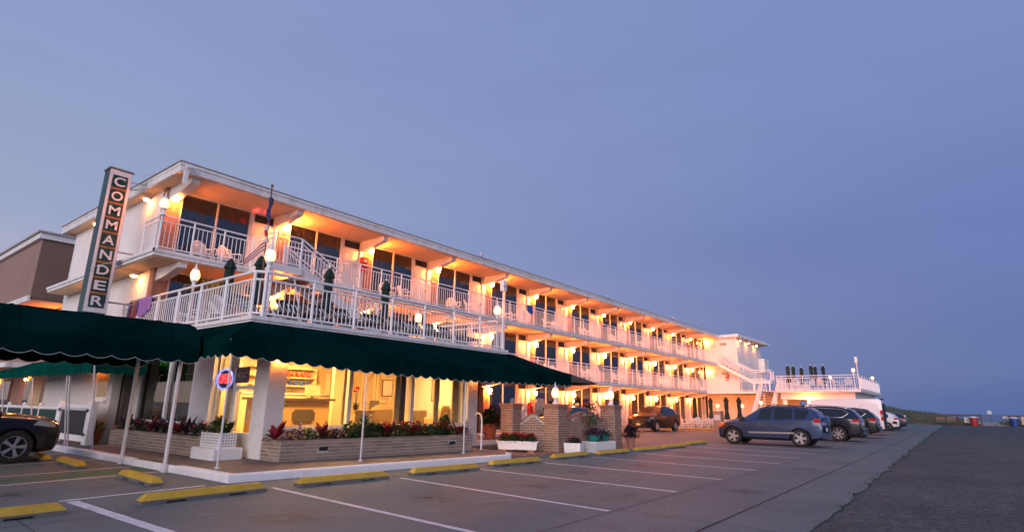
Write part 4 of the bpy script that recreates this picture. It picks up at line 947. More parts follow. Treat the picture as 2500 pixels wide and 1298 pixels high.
def globe_proto(name, hz, acorn=True):
    t = thing(name, 'x', 'lamp')
    if hz > .25: MB().lathe([(.09, 0), (.085, .08), (.05, .14), (.04, .25), (.035, hz - .2), (.06, hz - .16), (.045, hz - .1), (.10, hz - .02), (.10, hz)], 12).build('post', 'rail', t, True)
    else: MB().lathe([(.10, 0), (.10, .04), (.05, .08), (.045, hz - .05), (.10, hz - .01), (.10, hz)], 12).build('post', 'rail', t, True)
    if acorn:
        MB().lathe([(.075, hz + .002), (.115, hz + .05), (.13, hz + .13), (.115, hz + .22), (.085, hz + .27)], 14).build('globe', 'globe_glass', t, True)
        MB().lathe([(.10, hz + .272), (.10, hz + .30), (.05, hz + .35), (.02, hz + .40), (.025, hz + .43), (.003, hz + .52)], 12).build('finial', 'rail', t, True)
    else: MB().sphere((0, 0, hz + .12), .12, 14, 10).build('globe', 'globe_glass', t, True)
    return Proto(t)
DL = globe_proto('post_lamp', 1.40); PL = globe_proto('pillar_lamp', .22); RL = globe_proto('globe_lamp', 1.3, False)
DL.put((-16.96, 6.95, 3.45), 0, 'lit acorn post lamp on the roof deck left of the corner', 'deck post lamps'); DL.put((-13.05, 7.02, 3.45), 0, 'lit acorn post lamp at the corner of the roof deck', 'deck post lamps')
DL.put((-15.0, 13.85, 2.95), 0, 'lit acorn post lamp in the middle of the roof deck loungers', 'deck post lamps'); DL.put((-13.02, 15.9, 3.33), 0, 'lit acorn post lamp at the right end of the roof deck', 'deck post lamps')
RL.put((-11.1, 54.0, 3.2), 0, 'lit globe lamp beside the folded umbrellas on the far deck', 'far globe lamps'); RL.put((-6.0, 49.0, 3.05), 0, 'lit globe lamp at the near corner of the far deck', 'far globe lamps'); RL.put((-5.75, 58.0, 2.9), 0, 'lit globe lamp at the rear side of the far deck', 'far globe lamps')
RL.put((-8.8, 57.0, 2.95), 0, 'lit globe lamp low in the middle of the far deck', 'far globe lamps')

# ================================================================== VERTICAL SIGN
def commander():
    t = thing('vertical_sign', 'tall vertical sign with white letters COMMANDER on dark green squares', 'sign', (-20.5, 5.64, 4.02), world=True)
    x0, x1, y0, y1, z0, z1 = -20.78, -20.30, 5.33, 5.95, 4.02, 8.6
    MB().box(x0, x1 - .02, y0, y1, z0, z1).build('cabinet', 'signside', t)
    MB().box(x1 - .019, x1, y0 + .01, y1 - .01, z0 + .01, z1 - .01).build('face_panel', 'signwhite', t)
    MB().box(x1 + .001, x1 + .006, y0 + .09, y1 - .09, z0 + .32, z1 - .30).build('orange_band', 'signorange', t)
    MB().box(x0 - .03, x1 + .03, y0 - .03, y1 + .03, z1 + .001, z1 + .05).build('cap', 'greywood', t)
    n = 9; h = (z1 - z0 - .26) / n
    for k, ch in enumerate('COMMANDER'):
        zc = z1 - .14 - h * (k + .5); yc = (y0 + y1) / 2
        MB().box(x1 + .007, x1 + .014, yc - .205, yc + .205, zc - h * .425, zc + h * .425).build('letter_tile', 'signgreen', t)
        me = text_mesh(ch, .40, 'letter'); me.materials.append(M['signwhite'])
        bb = [v.co for v in me.vertices]; cx = (min(v.x for v in bb) + max(v.x for v in bb)) / 2; cy = (min(v.y for v in bb) + max(v.y for v in bb)) / 2; w = max(v.x for v in bb) - min(v.x for v in bb)
        for v in me.vertices: v.co.x = (v.co.x - cx) * (.31 / w); v.co.y = (v.co.y - cy) * (.29 / .29)
        o = mesh_obj('letter', me, t, Vector((x1 + .018, yc, zc)) - Vector(t.location)); o.rotation_euler = (pi / 2, 0, pi / 2)
    MB().tube((-20.5, y1, 8.35), (-20.5, 6.5, 8.45), .02).tube((-20.5, y1, 8.1), (-20.5, 6.6, 8.3), .02).tube((-20.4, y1, 6.0), (-20.4, 6.84, 6.0), .03).tube((-20.4, y1, 4.4), (-20.4, 6.84, 4.4), .03).build('bracket', 'metal', t)
    MB().path([(-20.5, 5.7, 8.65), (-20.3, 6.2, 8.62), (-19.2, 6.5, 8.62)], .008, 4).path([(-20.3, 5.3, 5.35), (-20.0, 5.8, 5.6), (-19.5, 6.1, 5.72), (-18.1, 6.13, 5.73)], .008, 4).build('cable', 'greypole', t)
commander()
def exitsign(loc, rz, label):
    t = thing('exit_sign', label, 'sign', loc, rz); MB().box(-.012, .012, -.15, .15, -.09, .09).build('housing', 'exit_red', t)
    me = text_mesh('EXIT', .12, 'letters'); me.materials.append(M['flower_white']); o = mesh_obj('letters', me, t, (.02, 0, 0)); o.rotation_euler = (pi / 2, 0, pi / 2)
    MB().tube((0, 0, .09), (0, 0, .20), .01).build('stem', 'rail', t)
exitsign((-18.9, 9.45, 8.08), -1.0, 'red EXIT sign hanging from the third-floor soffit, left one'); exitsign((-18.9, 9.85, 8.12), -.35, 'red EXIT sign hanging from the third-floor soffit, right one')
def extinguisher(loc, rz, label):
    t = thing('fire_extinguisher_cabinet', label, 'fire extinguisher', loc, rz); MB().box(0, .16, -.14, .14, 0, .62).build('case', 'red', t); MB().box(.161, .17, -.09, .09, .18, .55).build('door', 'barrelred', t); MB().box(.171, .176, -.07, .07, .40, .50).build('label_plate', 'flower_white', t)
extinguisher((XW + .04, 14.75, 7.0), 0, 'red extinguisher cabinet on the third floor beside the third door'); extinguisher((XW + .04, 52.3, 6.95), 0, 'red extinguisher cabinet at the far end of the third floor')
extinguisher((-17.5, 56.6, 4.2), -pi / 2, 'red extinguisher cabinet on the second-floor end wall'); extinguisher((XW + .04, 27.1, 1.1), 0, 'red extinguisher cabinet on the ground floor behind the brick pillars')

# ================================================================== FURNITURE
def chair_proto():
    t = thing('plastic_chair', 'x', 'chair')          # faces +x
    m = MB(); m.bbox(-.22, .24, -.24, .24, .40, .43, .012); m.build('seat', 'plastic', t)
    b = MB(); arch = [(-.20, -.25, .42)] + [(-.22 - .10 * (sin(a)), -.27 * cos(a), .60 + .30 * sin(a)) for a in [pi * i / 10 for i in range(11)]] + [(-.20, .25, .42)]
    b.path(arch, .02, 6)
    for k in range(-3, 4):
        y = k * .068; zt = .60 + .29 * sqrt(max(0, 1 - (y / .28) ** 2)); b.hexa([(-.20, y - .02, .42), (-.185, y - .02, .42), (-.185, y + .02, .42), (-.20, y + .02, .42), (-.21 - .10 * (zt - .6) / .3, y - .02, zt), (-.195 - .10 * (zt - .6) / .3, y - .02, zt), (-.195 - .10 * (zt - .6) / .3, y + .02, zt), (-.21 - .10 * (zt - .6) / .3, y + .02, zt)])
    b.build('backrest', 'plastic', t, True)
    for s in (-1, 1):
        MB().path([(-.25, .26 * s, .66), (-.05, .29 * s, .66), (.18, .29 * s, .655), (.25, .28 * s, .62), (.24, .27 * s, .42)], .022, 6).build('armrest', 'plastic', t, True)
        for sx in (-1, 1): MB().tube((.21 * sx, .22 * s, .41), (.25 * sx, .26 * s, 0), .024, 6, .018).build('leg', 'plastic', t, True)
    return Proto(t)
CH = chair_proto(); rc = random.Random(21)
for fl, z in ((2, 5.79), (1, 3.06)):
    n = 0
    for i, y in enumerate(LAMP_Y):
        if fl == 1 and i < 4: continue
        if i == 11: continue
        for q, dy in enumerate((.95, 1.9)):
            if fl == 2 and i == 1 and q == 0: continue
            CH.put((-19.15 + rc.uniform(-.08, .12), y + dy + rc.uniform(-.15, .15), z), rc.uniform(-.5, .7), 'white plastic armchair on the %s-floor balcony, %s from the %s end' % (FN[fl], ORD[n], 'sign' if fl == 2 else 'office'), 'white plastic balcony chairs'); n += 1
for k, (x, y, a) in enumerate(((-17.9, 7.6, 1.2), (-16.2, 7.5, 2.0), (-15.9, 8.9, 3.6), (-19.0, 7.7, .9))): CH.put((x, y, 3.45), a, 'white plastic armchair at the left part of the roof deck, %s from the corner lamp' % ORD[k], 'white plastic deck chairs')
def table_proto():
    t = thing('patio_table', 'x', 'table'); MB().lathe([(.45, .70), (.46, .72), (.45, .735)], 20).build('table_top', 'plastic', t, True)
    for k in range(4): a = pi / 4 + k * pi / 2; MB().tube((.30 * cos(a), .30 * sin(a), .70), (.36 * cos(a), .36 * sin(a), 0), .024, 6).build('leg', 'plastic', t, True)
    return Proto(t)
TB = table_proto()
TB.put((-16.8, 8.1, 3.45), 0, 'round white table at the left part of the roof deck', 'round white tables'); 
PT = [(-16.9, 45.6), (-15.9, 46.6)]
for k, (x, y) in enumerate(PT):
    TB.put((x, y, 0.0), 0, 'round white table on the patio by the far planting, %s one' % ('left' if k == 0 else 'right'), 'round white tables')
    for j, a in enumerate((.4, 2.0, 3.7, 5.3)): CH.put((x + .75 * cos(a), y + .75 * sin(a), 0), a + pi, 'white plastic armchair round the %s patio table, %s of four' % ('left' if k == 0 else 'right', ORD[j]), 'white patio chairs')
for j, x in enumerate((-10.2, -9.3, -8.3, -7.4, -6.6)): CH.put((x, 50.0 + .7 * (j % 2), 3.05), rc.uniform(0, 6), 'white plastic armchair on the far deck, %s from the stairs' % ORD[j], 'far deck chairs')
for j, x in enumerate((-10.0, -8.0)): TB.put((x, 51.5, 3.05), 0, 'round white table on the far deck, %s from the stairs' % ORD[j], 'round white tables')
CH.put((-18.2, 43.3, .0), .6, 'white plastic armchair standing alone behind the parked black car', 'white patio chairs')
def lounger_proto():
    t = thing('sun_lounger', 'x', 'lounger')         # head at -x, foot at +x
    fr = MB()
    for s in (-1, 1): fr.path([(1.0, .31 * s, .30), (-.25, .31 * s, .32), (-.30, .31 * s, .33)], .022, 6); fr.path([(-.25, .31 * s, .33), (-.72, .31 * s, .82)], .022, 6)
    fr.tube((1.0, -.31, .30), (1.0, .31, .30), .022).tube((-.72, -.31, .82), (-.72, .31, .82), .022); fr.build('frame', 'greywood', t, True)
    m = MB(); n = 15
    for i in range(n): m.mi = 1 if i % 3 == 1 else 0; y0, y1 = lerp(-.3, .3, i / n), lerp(-.3, .3, (i + 1) / n); m.hexa([(-.24, y0, .335), (-.26, y0, .35), (-.26, y1, .35), (-.24, y1, .335), (-.71, y0, .81), (-.73, y0, .83), (-.73, y1, .83), (-.71, y1, .81)])
    m.build('back_sling', ['stripe_black', 'stripe_white'], t)
    m = MB()
    for i in range(n): m.mi = 1 if i % 5 == 2 else 0; y0, y1 = lerp(-.3, .3, i / n), lerp(-.3, .3, (i + 1) / n); m.box(-.22, .98, y0, y1, .315, .345)
    m.build('seat_sling', ['stripe_black', 'stripe_white'], t)
    MB().box(-.76, -.66, -.3, .3, .74, .86).build('headrest', 'stripe_black', t)
    for x in (.8, -.15):
        for s in (-1, 1): MB().tube((x, .31 * s, .3), (x + .04, .33 * s, 0), .022, 6).build('leg', 'plastic', t, True)
    MB().path([(.05, -.33, .32), (.0, -.36, .55), (-.45, -.36, .56)], .02, 6).build('armrest', 'greywood', t, True); MB().path([(.05, .33, .32), (.0, .36, .55), (-.45, .36, .56)], .02, 6).build('armrest', 'greywood', t, True)
    return Proto(t)
LG = lounger_proto()
for k, (x, y, a) in enumerate(((-14.6, 7.75, .3), (-14.2, 8.6, -.1), (-14.15, 9.55, 0), (-14.1, 10.45, .1), (-14.2, 11.5, -.15), (-14.1, 12.5, .2), (-14.2, 13.35, -.1), (-14.1, 14.2, .1), (-14.3, 15.1, 0))): LG.put((x, y, 3.45), a, 'black and white striped sun lounger on the roof deck, %s from the corner lamp' % ORD[k], 'striped deck loungers')
def towel_on(loc, label, mats, w, drop, rz=0):
    t = thing('beach_towel', label, 'towel', loc, rz); m = MB(); n = 10
    for i in range(n):
        m.mi = i * len(mats) // n; x0, x1 = lerp(0, w, i / n), lerp(0, w, (i + 1) / n); f = lambda x: .03 * sin(x * 17) + .05
        d0 = drop * (.85 + .15 * sin(x0 * 5)); d1 = drop * (.85 + .15 * sin(x1 * 5))
        m.add([(x0, .05, -drop * .6), (x1, .05, -drop * .6), (x1, .03, .035), (x0, .03, .035), (x1, -.03, .035), (x0, -.03, .035), (x1, -f(x1), -d1), (x0, -f(x0), -d0)], [(0, 1, 2, 3), (3, 2, 4, 5), (5, 4, 6, 7)])
    m.build('cloth', mats, t, True)
towel_on((-20.85, 6.72, 4.55), 'striped beach towel hung over the left end of the deck railing', ['towel_blue', 'towel_red', 'towel_green', 'towel_red', 'towel_blue'], .8, .62)
towel_on((-20.02, 6.72, 4.56), 'purple beach towel hung over the deck railing beside the striped one', ['towel_purple'], .95, .58)
towel_on((-18.06, 50.6, 4.14), 'white towel hung over the second-floor railing near the far stairs', ['flower_white'], .6, .75, pi / 2)
towel_on((-18.06, 32.4, 4.12), 'pale pink towel hung over the second-floor balcony railing', ['posterpink'], .5, .4, pi / 2)
towel_on((-18.06, 24.6, 6.85), 'blue towel hung over the third-floor balcony railing', ['towel_blue'], .5, .45, pi / 2)
towel_on((-14.15, 10.6, 4.55 - .75), 'pale green towel lying over a roof deck lounger', ['leaf_lime'], .4, .1)
# folded umbrellas
def umb_proto():
    t = thing('folded_umbrella', 'x', 'umbrella'); m = MB(); n = 16; prof = [(.03, 2.10), (.085, 2.02), (.15, 1.86), (.165, 1.80), (.115, 1.78), (.13, 1.55), (.11, 1.30), (.105, 1.18), (.15, .95), (.19, .72), (.17, .70)]
    rings = []
    for (r, z) in prof: rings.append([(r * (1 + .20 * (k % 2) - .1) * cos(2 * pi * k / n + z * .5), r * (1 + .20 * (k % 2) - .1) * sin(2 * pi * k / n + z * .5), z) for k in range(n)])
    m.loft(rings).build('folded_cloth', 'umbrella_cloth', t)
    MB().tube((0, 0, .05), (0, 0, 2.08), .022, 8).build('pole', 'wood', t, True); MB().sphere((0, 0, 2.15), .04, 8, 6).build('finial', 'rail', t, True); MB().lathe([(.22, 0), (.22, .05), (.06, .09), (.04, .25)], 14).build('base', 'black', t, True); MB().path([(.12 * cos(a), .12 * sin(a), 1.24) for a in [2 * pi * i / 12 for i in range(12)]], .012, 4, True).build('tie', 'umbrella_cloth', t)
    return Proto(t)
UB = umb_proto()
for k, (x, y, lab) in enumerate(((-16.4, 7.65, 'folded green umbrella on the roof deck left of the corner lamp'), (-15.35, 8.0, 'folded green umbrella behind the flagpole on the roof deck'), (-15.0, 10.05, 'folded green umbrella in front of the deck staircase'), (-15.0, 12.3, 'folded green umbrella right of the deck staircase'))): UB.put((x, y, 3.45), k, lab, 'folded deck umbrellas')
for k, (px, py) in enumerate(((-11.0, 51.5), (-10.95, 53.3), (-10.85, 56.0), (-9.35, 52.0), (-9.4, 54.0), (-8.9, 54.6))): UB.put((px, py, 3.05), k, 'folded green umbrella on the far deck, %s from the stairs' % ORD[k], 'folded far deck umbrellas', (1, 1, .98 + .03 * (k % 3)))
for k, (px, py) in enumerate(((-16.85, 45.6), (-15.9, 46.6), (-13.6, 43.2), (-12.9, 43.9))): UB.put((px, py, .0), k * .7, 'folded green umbrella by the ground-floor patio, %s from the black car' % ORD[k], 'folded patio umbrellas', (1.1, 1.1, 1.14))
# flag on the deck corner
def flag():
    t = thing('flagpole', 'slanted flagpole with a drooping striped flag at the deck corner', 'flag', (-13.4, 7.08, 3.45))
    MB().tube((0, 0, 0), (0, -.05, 3.45), .022, 8, .018).build('pole', 'wood', t, True); MB().sphere((0, -.05, 3.48), .04).build('finial', 'brass', t, True)
    c = MB(); n = 16
    for i in range(n):
        z0, z1 = 3.15 - i * .075, 3.15 - (i + 1) * .075; c.mi = 0 if i < 9 else (1 + (i // 2) % 2); w0, w1 = .055 + .012 * sin(i * 1.3), .055 + .012 * sin((i + 1) * 1.3); o0, o1 = .02 * sin(i * .9), .02 * sin((i + 1) * .9)
        c.loft([[(.02, -.05 + w0 + o0, z0), (.045, -.05 + o0, z0), (.02, -.05 - w0 + o0, z0), (-.04, -.06 + o0, z0)], [(.02, -.05 + w1 + o1, z1), (.045, -.05 + o1, z1), (.02, -.05 - w1 + o1, z1), (-.04, -.06 + o1, z1)]], i in (0, n - 1))
    c.mi = 0; c.build('flag_union', ['flag_blue', 'flag_red', 'flag_white'], t, True)
    s = MB()
    for i in range(5):
        s.mi = i % 2
        P = [(.0, -.05, 1.98 - i * .045), (-.12, -.10, 1.90 - i * .045), (-.32, -.16, 1.74 - i * .04), (-.62, -.22, 1.55 - i * .025)]
        for a, b in zip(P[:-1], P[1:]): s.add([a, b, (b[0], b[1], b[2] - .042), (a[0], a[1], a[2] - .045)], [(0, 1, 2, 3)])
    s.build('flag_stripes', ['flag_red', 'flag_white'], t)
    st = MB()
    for i in range(14): st.sphere((.045, -.085 + .035 * (i % 3), 3.10 - .042 * i), .010, 5, 4)
    st.build('stars', 'flag_white', t)
flag()
def speaker_pole(loc, h, label):
    t = thing('speaker_pole', label, 'loudspeaker', loc); MB().tube((0, 0, 0), (0, 0, h), .03, 8).build('pole', 'rail', t, True); MB().box(-.09, .09, -.08, .1, h - .42, h - .02).build('speaker', 'rail', t); MB().sphere((.1, -.06, h - .25), .06).build('bracket', 'metal', t, True)
speaker_pole((-12.93, 16.12, 3.45), 2.6, 'white loudspeaker on a tall pole at the right deck corner'); speaker_pole((-5.7, 48.7, 3.05), 2.35, 'white loudspeaker on a pole at the far deck corner'); speaker_pole((-15.4, 29.0, 0.0), 2.6, 'slim white pole in front of the second-floor balcony')

# ================================================================== WHEEL STOPS
def stop_mesh(seed):
    r = random.Random(seed); L = 1.93; t = thing('wheel_stop', 'x', 'wheel stop')
    h0, h1, w0, w1 = .055, .145, .105, .05
    base = MB(); ys = [-L / 2, -.62, -.32, .32, .62, L / 2]
    for a, b, lift in ((ys[0], ys[1], 0), (ys[1], ys[2], .028), (ys[2], ys[3], 0), (ys[3], ys[4], .028), (ys[4], ys[5], 0)): base.hexa([(-w0, a, lift), (w0, a, lift), (w0, b, lift), (-w0, b, lift), (-w0 + .004, a, h0), (w0 - .004, a, h0), (w0 - .004, b, h0), (-w0 + .004, b, h0)])
    base.build('base', 'precast', t)
    c = .10
    rings = [[(-w0 + .004, -L / 2 + .002, h0 + .001), (w0 - .004, -L / 2 + .002, h0 + .001), (w0 - .004, L / 2 - .002, h0 + .001), (-w0 + .004, L / 2 - .002, h0 + .001)], [(-w1, -L / 2 + c, h1), (w1, -L / 2 + c, h1), (w1, L / 2 - c, h1), (-w1, L / 2 - c, h1)]]
    MB().loft(rings).build('painted_top', 'yellow', t)
    return Proto(t)
WS = stop_mesh(1); grp = 'yellow wheel stops'
row = [(-9.58, 1.80, 0), (-9.62, 4.60, .02), (-9.62, 7.20, -.09), (-9.42, 9.78, -.10), (-9.42, 12.39, -.08), (-9.50, 15.2, -.02), (-9.28, 17.5, -.08), (-9.12, 19.9, -.1), (-9.1, 22.15, -.06), (-9.3, 25.1, -.05)]
names = ['wheel stop cut off by the left edge of the picture', 'long wheel stop in front of the kerb corner', 'wheel stop before the left half of the brick planter', 'wheel stop before the right half of the brick planter', 'wheel stop where the white kerb ends', 'wheel stop in front of the brick pillar', 'wheel stop right of the lattice box', 'fourth wheel stop left of the blue car', 'second wheel stop left of the blue car', 'wheel stop at the nose of the blue car']
for (x, y, a), nm in zip(row, names): WS.put((x, y, 0), a, 'yellow ' + nm, grp)
for k, y in enumerate((30.2, 32.7, 35.3, 37.8, 40.3)): WS.put((-9.2, y, 0), 0, 'yellow wheel stop behind the blue car, %s farther along the row' % ORD[k], grp)
for k, (x, y) in enumerate(((-12.4, 4.65), (-16.4, 4.66), (-18.75, 4.62))): WS.put((x, y, 0), pi / 2 - .06, 'yellow wheel stop facing the kerb under the canopy, %s from the kerb corner' % ORD[k], grp)
for k, (x, y) in enumerate(((-17.4, 42.5), (-15.9, 43.4), (-14.2, 42.8))): WS.put((x, y, 0), pi / 2 - .3, 'yellow wheel stop before the patio tables, %s from the black car' % ORD[k], grp)

# ================================================================== BRICK PLANTERS AND PILLARS
BR = {}
def brick_mesh(m, key=0):
    k = (m, key)
    if k not in BR:
        r = random.Random(key + 3); j = lambda: r.uniform(-.003, .003)
        o = MB().hexa([(-.5 + j(), -.5, -.5 + j()), (.5 + j(), -.5, -.5 + j()), (.5, .5, -.5), (-.5, .5, -.5), (-.5 + j(), -.5, .5 + j()), (.5 + j(), -.5, .5 + j()), (.5, .5, .5), (-.5, .5, .5)]).build('brick', m); BR[k] = o.data; bpy.data.objects.remove(o)
    return BR[k]
BM = []
def brick_mats(base, n=4):
    out = []
    for k in range(n):
        nm = '%s_%d' % (base, k); f = (.80, .92, 1.03, 1.14)[k]; c = M[base].node_tree.nodes['Principled BSDF'].inputs['Base Color'].default_value
        if nm not in M: mat(nm, (min(1, c[0] * f), min(1, c[1] * f * (1.03 - .02 * k)), min(1, c[2] * f)), .85, var=.15, vs=9, bump=.3, bs=60)
        out.append(nm)
    return out
TAN = brick_mats('tanbrick'); PINK = brick_mats('pinkbrick')
def brick_face(parent, a, b, z0, z1, mats, L=.2, H=.068, joint=.017, proud=.008, rr=random.Random(4), top=None, skip=()):
    """lays single bricks on the outside (right-hand side of a->b) of a wall face; each brick an object"""
    a = Vector((*a, 0)); b = Vector((*b, 0)); d = b - a; W = d.length; d /= W; n = Vector((d.y, -d.x, 0)); rz = math.atan2(d.y, d.x)
    rows = max(1, round((z1 - z0) / H)); h = (z1 - z0) / rows; o0 = Vector(parent.location)
    for k in range(rows):
        s = -(k % 2) * L / 2
        while s < W - .01:
            u, v = max(s, 0) + joint / 2, min(s + L, W) - joint / 2; s += L
            if v - u < .03: continue
            zc = z0 + (k + .5) * h
            if top and zc + h / 2 > top((u + v) / 2 / W): continue
            if any(q0 < (u + v) / 2 < q1 and p0 < zc < p1 for (q0, q1, p0, p1) in skip): continue
            p = a + d * ((u + v) / 2) + n * (proud / 2 + rr.uniform(-.002, .002)); o = mesh_obj('brick', brick_mesh(rr.choice(mats), rr.randrange(3)), parent, p + Vector((0, 0, zc)) - o0)
            o.rotation_euler = (0, 0, rz); o.scale = (v - u, proud + .012, h - joint)
pf = thing('brick_planter', 'long tan brick planter full of flowers under the lobby windows', 'planter', (-12.5, 10.5, .15), world=True)
core = [(-12.53, 7.52), (-12.02, 13.6), (-13.3, 13.75), (-13.45, 7.52)]
MB().prism(core, .14, .60).build('core', 'mortar', pf)
brick_face(pf, core[0], core[1], .155, .63, TAN, H=.079, L=.31, skip=((1.0, 1.22, .35, .45), (5.2, 5.36, .35, .45))); brick_face(pf, core[3], core[0], .155, .63, TAN, H=.079, L=.31); MB().prism([(-12.6, 7.6), (-12.1, 13.55), (-13.25, 13.65), (-13.4, 7.6)], .60, .615).build('soil', 'soil', pf)
d_ = (Vector(core[1]) - Vector(core[0])).normalized(); rz = math.atan2(d_.y, d_.x)
for s in (1.1, 5.28):
    p = Vector(core[0]) + d_ * s; v = MB().box(-.11, .11, -.02, .004, -.045, .045)
    for k in range(4): v.box(-.10, .10, -.026, -.021, -.035 + k * .02, -.026 + k * .02)
    o = v.build('vent', 'black', pf, off=(0, 0, 0)); o.location = Vector((p.x, p.y, .40)) - Vector(pf.location); o.rotation_euler = (0, 0, rz)
p2 = thing('brick_planter', 'pale brick planter of spiky plants below the dark office windows', 'planter', (-18, 6.75, .15), world=True)
core2 = [(-20.85, 6.8), (-14.95, 6.84), (-14.95, 7.38), (-20.85, 7.38)]
MB().prism(core2, .14, .60).build('core', 'mortar', p2); brick_face(p2, core2[0], core2[1], .155, .64, TAN, H=.08, L=.31); brick_face(p2, core2[1], core2[2], .155, .64, TAN, H=.08, L=.31)
MB().prism([(-20.75, 6.88), (-15.0, 6.9), (-15.0, 7.35), (-20.75, 7.35)], .60, .615).build('soil', 'soil', p2)
# step with lattice box at the entrance
stp = thing('white_step', 'white painted masonry block under the lattice box at the entrance', 'step', (-14.4, 6.9, .15)); MB().bbox(-.52, .62, -.28, .42, -.005, .26, .015).build('block', 'kerb', stp)
def lattice_box(name, label, loc, w, d, h, cell, bar, diag=False, rz=0, m='rail'):
    t = thing(name, label, 'planter', loc, rz)
    def panel(a, b):
        a = Vector((*a, 0)); b = Vector((*b, 0)); L = (b - a).length; dd = (b - a) / L; n = Vector((dd.y, -dd.x, 0)); q = MB()
        def bar_(u0, z0, u1, z1, o):
            p0 = a + dd * u0 + Vector((0, 0, z0)); p1 = a + dd * u1 + Vector((0, 0, z1)); ax = (p1 - p0).normalized(); s = ax.cross(n).normalized() * bar / 2; nn = n * .006; off = n * o
            q.hexa([p0 - s - nn + off, p0 + s - nn + off, p1 + s - nn + off, p1 - s - nn + off, p0 - s + nn + off, p0 + s + nn + off, p1 + s + nn + off, p1 - s + nn + off])
        if diag:
            u = -h
            while u < L:
                for sg in (0, 1):
                    u0, u1, z0, z1 = u, u + h, (0, h)[sg], (h, 0)[sg]
                    t0, t1 = max(0, -u0 / h), min(1, (L - u0) / h)
                    if t1 > t0: bar_(u0 + t0 * h, lerp(z0, z1, t0), u0 + t1 * h, lerp(z0, z1, t1), .007 * sg)
                u += cell
        else:
            k = max(1, round(L / cell)); j = max(1, round(h / cell))
            for i in range(k + 1): bar_(L * i / k, 0, L * i / k, h, 0)
            for i in range(j + 1): bar_(0, h * i / j, L, h * i / j, .007)
        q.build('lattice', m, t)
        MB().tube(a + Vector((0, 0, h)), b + Vector((0, 0, h)), bar * .7, 4).tube(a + Vector((0, 0, .01)), b + Vector((0, 0, .01)), bar * .7, 4).build('frame_bar', m, t)
    panel((-w / 2, -d / 2), (w / 2, -d / 2)); panel((w / 2, -d / 2), (w / 2, d / 2)); panel((-w / 2, d / 2), (-w / 2, -d / 2))
    MB().box(-w / 2 + .03, w / 2 - .03, -d / 2 + .03, d / 2, .0, h - .04).build('inner_tub', 'soil' if not diag else 'carnavy', t); return t
lattice_box('lattice_planter', 'white square lattice box of plants on the block by the entrance', (-14.4, 7.0, .41), .9, .4, .32, .07, .028)
pillar_pos = [('brick pillar with a flat cap beside the terracotta pot', -12.35, 15.95), ('brick pillar with a glowing acorn lamp in front of the awning end', -11.05, 16.75), ('brick pillar with a glowing acorn lamp behind the red-flowered shrub', -10.45, 19.6)]
for k, (lab, x, y) in enumerate(pillar_pos):
    t = thing('brick_pillar', lab, 'pillar', (x, y, 0), world=True); s = .28 if k else .25; top = 1.44
    MB().box(x - s, x + s, y - s, y + s, -.02, top).build('core', 'mortar', t)
    for (a, b) in (((x - s, y - s), (x + s, y - s)), ((x + s, y - s), (x + s, y + s)), ((x - s, y + s), (x - s, y - s))): brick_face(t, a, b, .005, top, PINK, H=.08, L=.22)
    for q, (e, z0, z1) in enumerate(((.035, top, top + .065), (.06, top + .067, top + .13))): MB().bbox(x - s - e, x + s + e, y - s - e, y + s + e, z0, z1, .008).build('cap_course', PINK[1 + q], t)
PL.put((-18.06, 6.24, 6.83), 0, 'lit acorn lamp on the corner post of the third-floor railing', 'pillar lamps')
for k in (1, 2): PL.put((pillar_pos[k][1], pillar_pos[k][2], 1.575), 0, 'lit acorn lamp on the brick pillar %s' % ('nearest the awning' if k == 1 else 'behind the red-flowered shrub'), 'pillar lamps')
def wave_wall(a, b, ztop, label, amp):
    t = thing('curved_brick_wall', label, 'wall', ((a[0] + b[0]) / 2, (a[1] + b[1]) / 2, 0), world=True)
    A = Vector((*a, 0)); B = Vector((*b, 0)); d = (B - A); n = Vector((d.y, -d.x, 0)).normalized() * .09; N = 24
    f = lambda u: ztop + amp * sin(pi * u) ** 1.5
    m = MB()
    rings = []
    for i in range(N + 1):
        u = i / N; p = A + d * u; rings.append([p + n, p + n + Vector((0, 0, f(u))), p - n + Vector((0, 0, f(u))), p - n])
    m.loft(rings).build('core', 'mortar', t)
    c = MB()
    for i in range(N):
        u0, u1 = (i + .06) / N, (i + .94) / N; P0, P1 = A + d * u0, A + d * u1; e = n * 1.18
        c.hexa([P0 + e + Vector((0, 0, f(u0) + .002)), P0 - e + Vector((0, 0, f(u0) + .002)), P1 - e + Vector((0, 0, f(u1) + .002)), P1 + e + Vector((0, 0, f(u1) + .002)), P0 + e + Vector((0, 0, f(u0) + .065)), P0 - e + Vector((0, 0, f(u0) + .065)), P1 - e + Vector((0, 0, f(u1) + .065)), P1 + e + Vector((0, 0, f(u1) + .065))])
    o = c.build('coping_bricks', PINK[2], t); o['kind'] = 'stuff'
    brick_face(t, (A + n).to_2d(), (B + n).to_2d(), .01, ztop + amp, PINK, H=.08, L=.22, top=f)
    return t
wave_wall((-12.1, 16.15), (-11.33, 16.6), .92, 'curved brick wall between the flat pillar and the lamp pillar', .28)
wave_wall((-11.0, 17.05), (-10.55, 19.3), .95, 'curved brick wall behind the red-flowered shrub', .32)

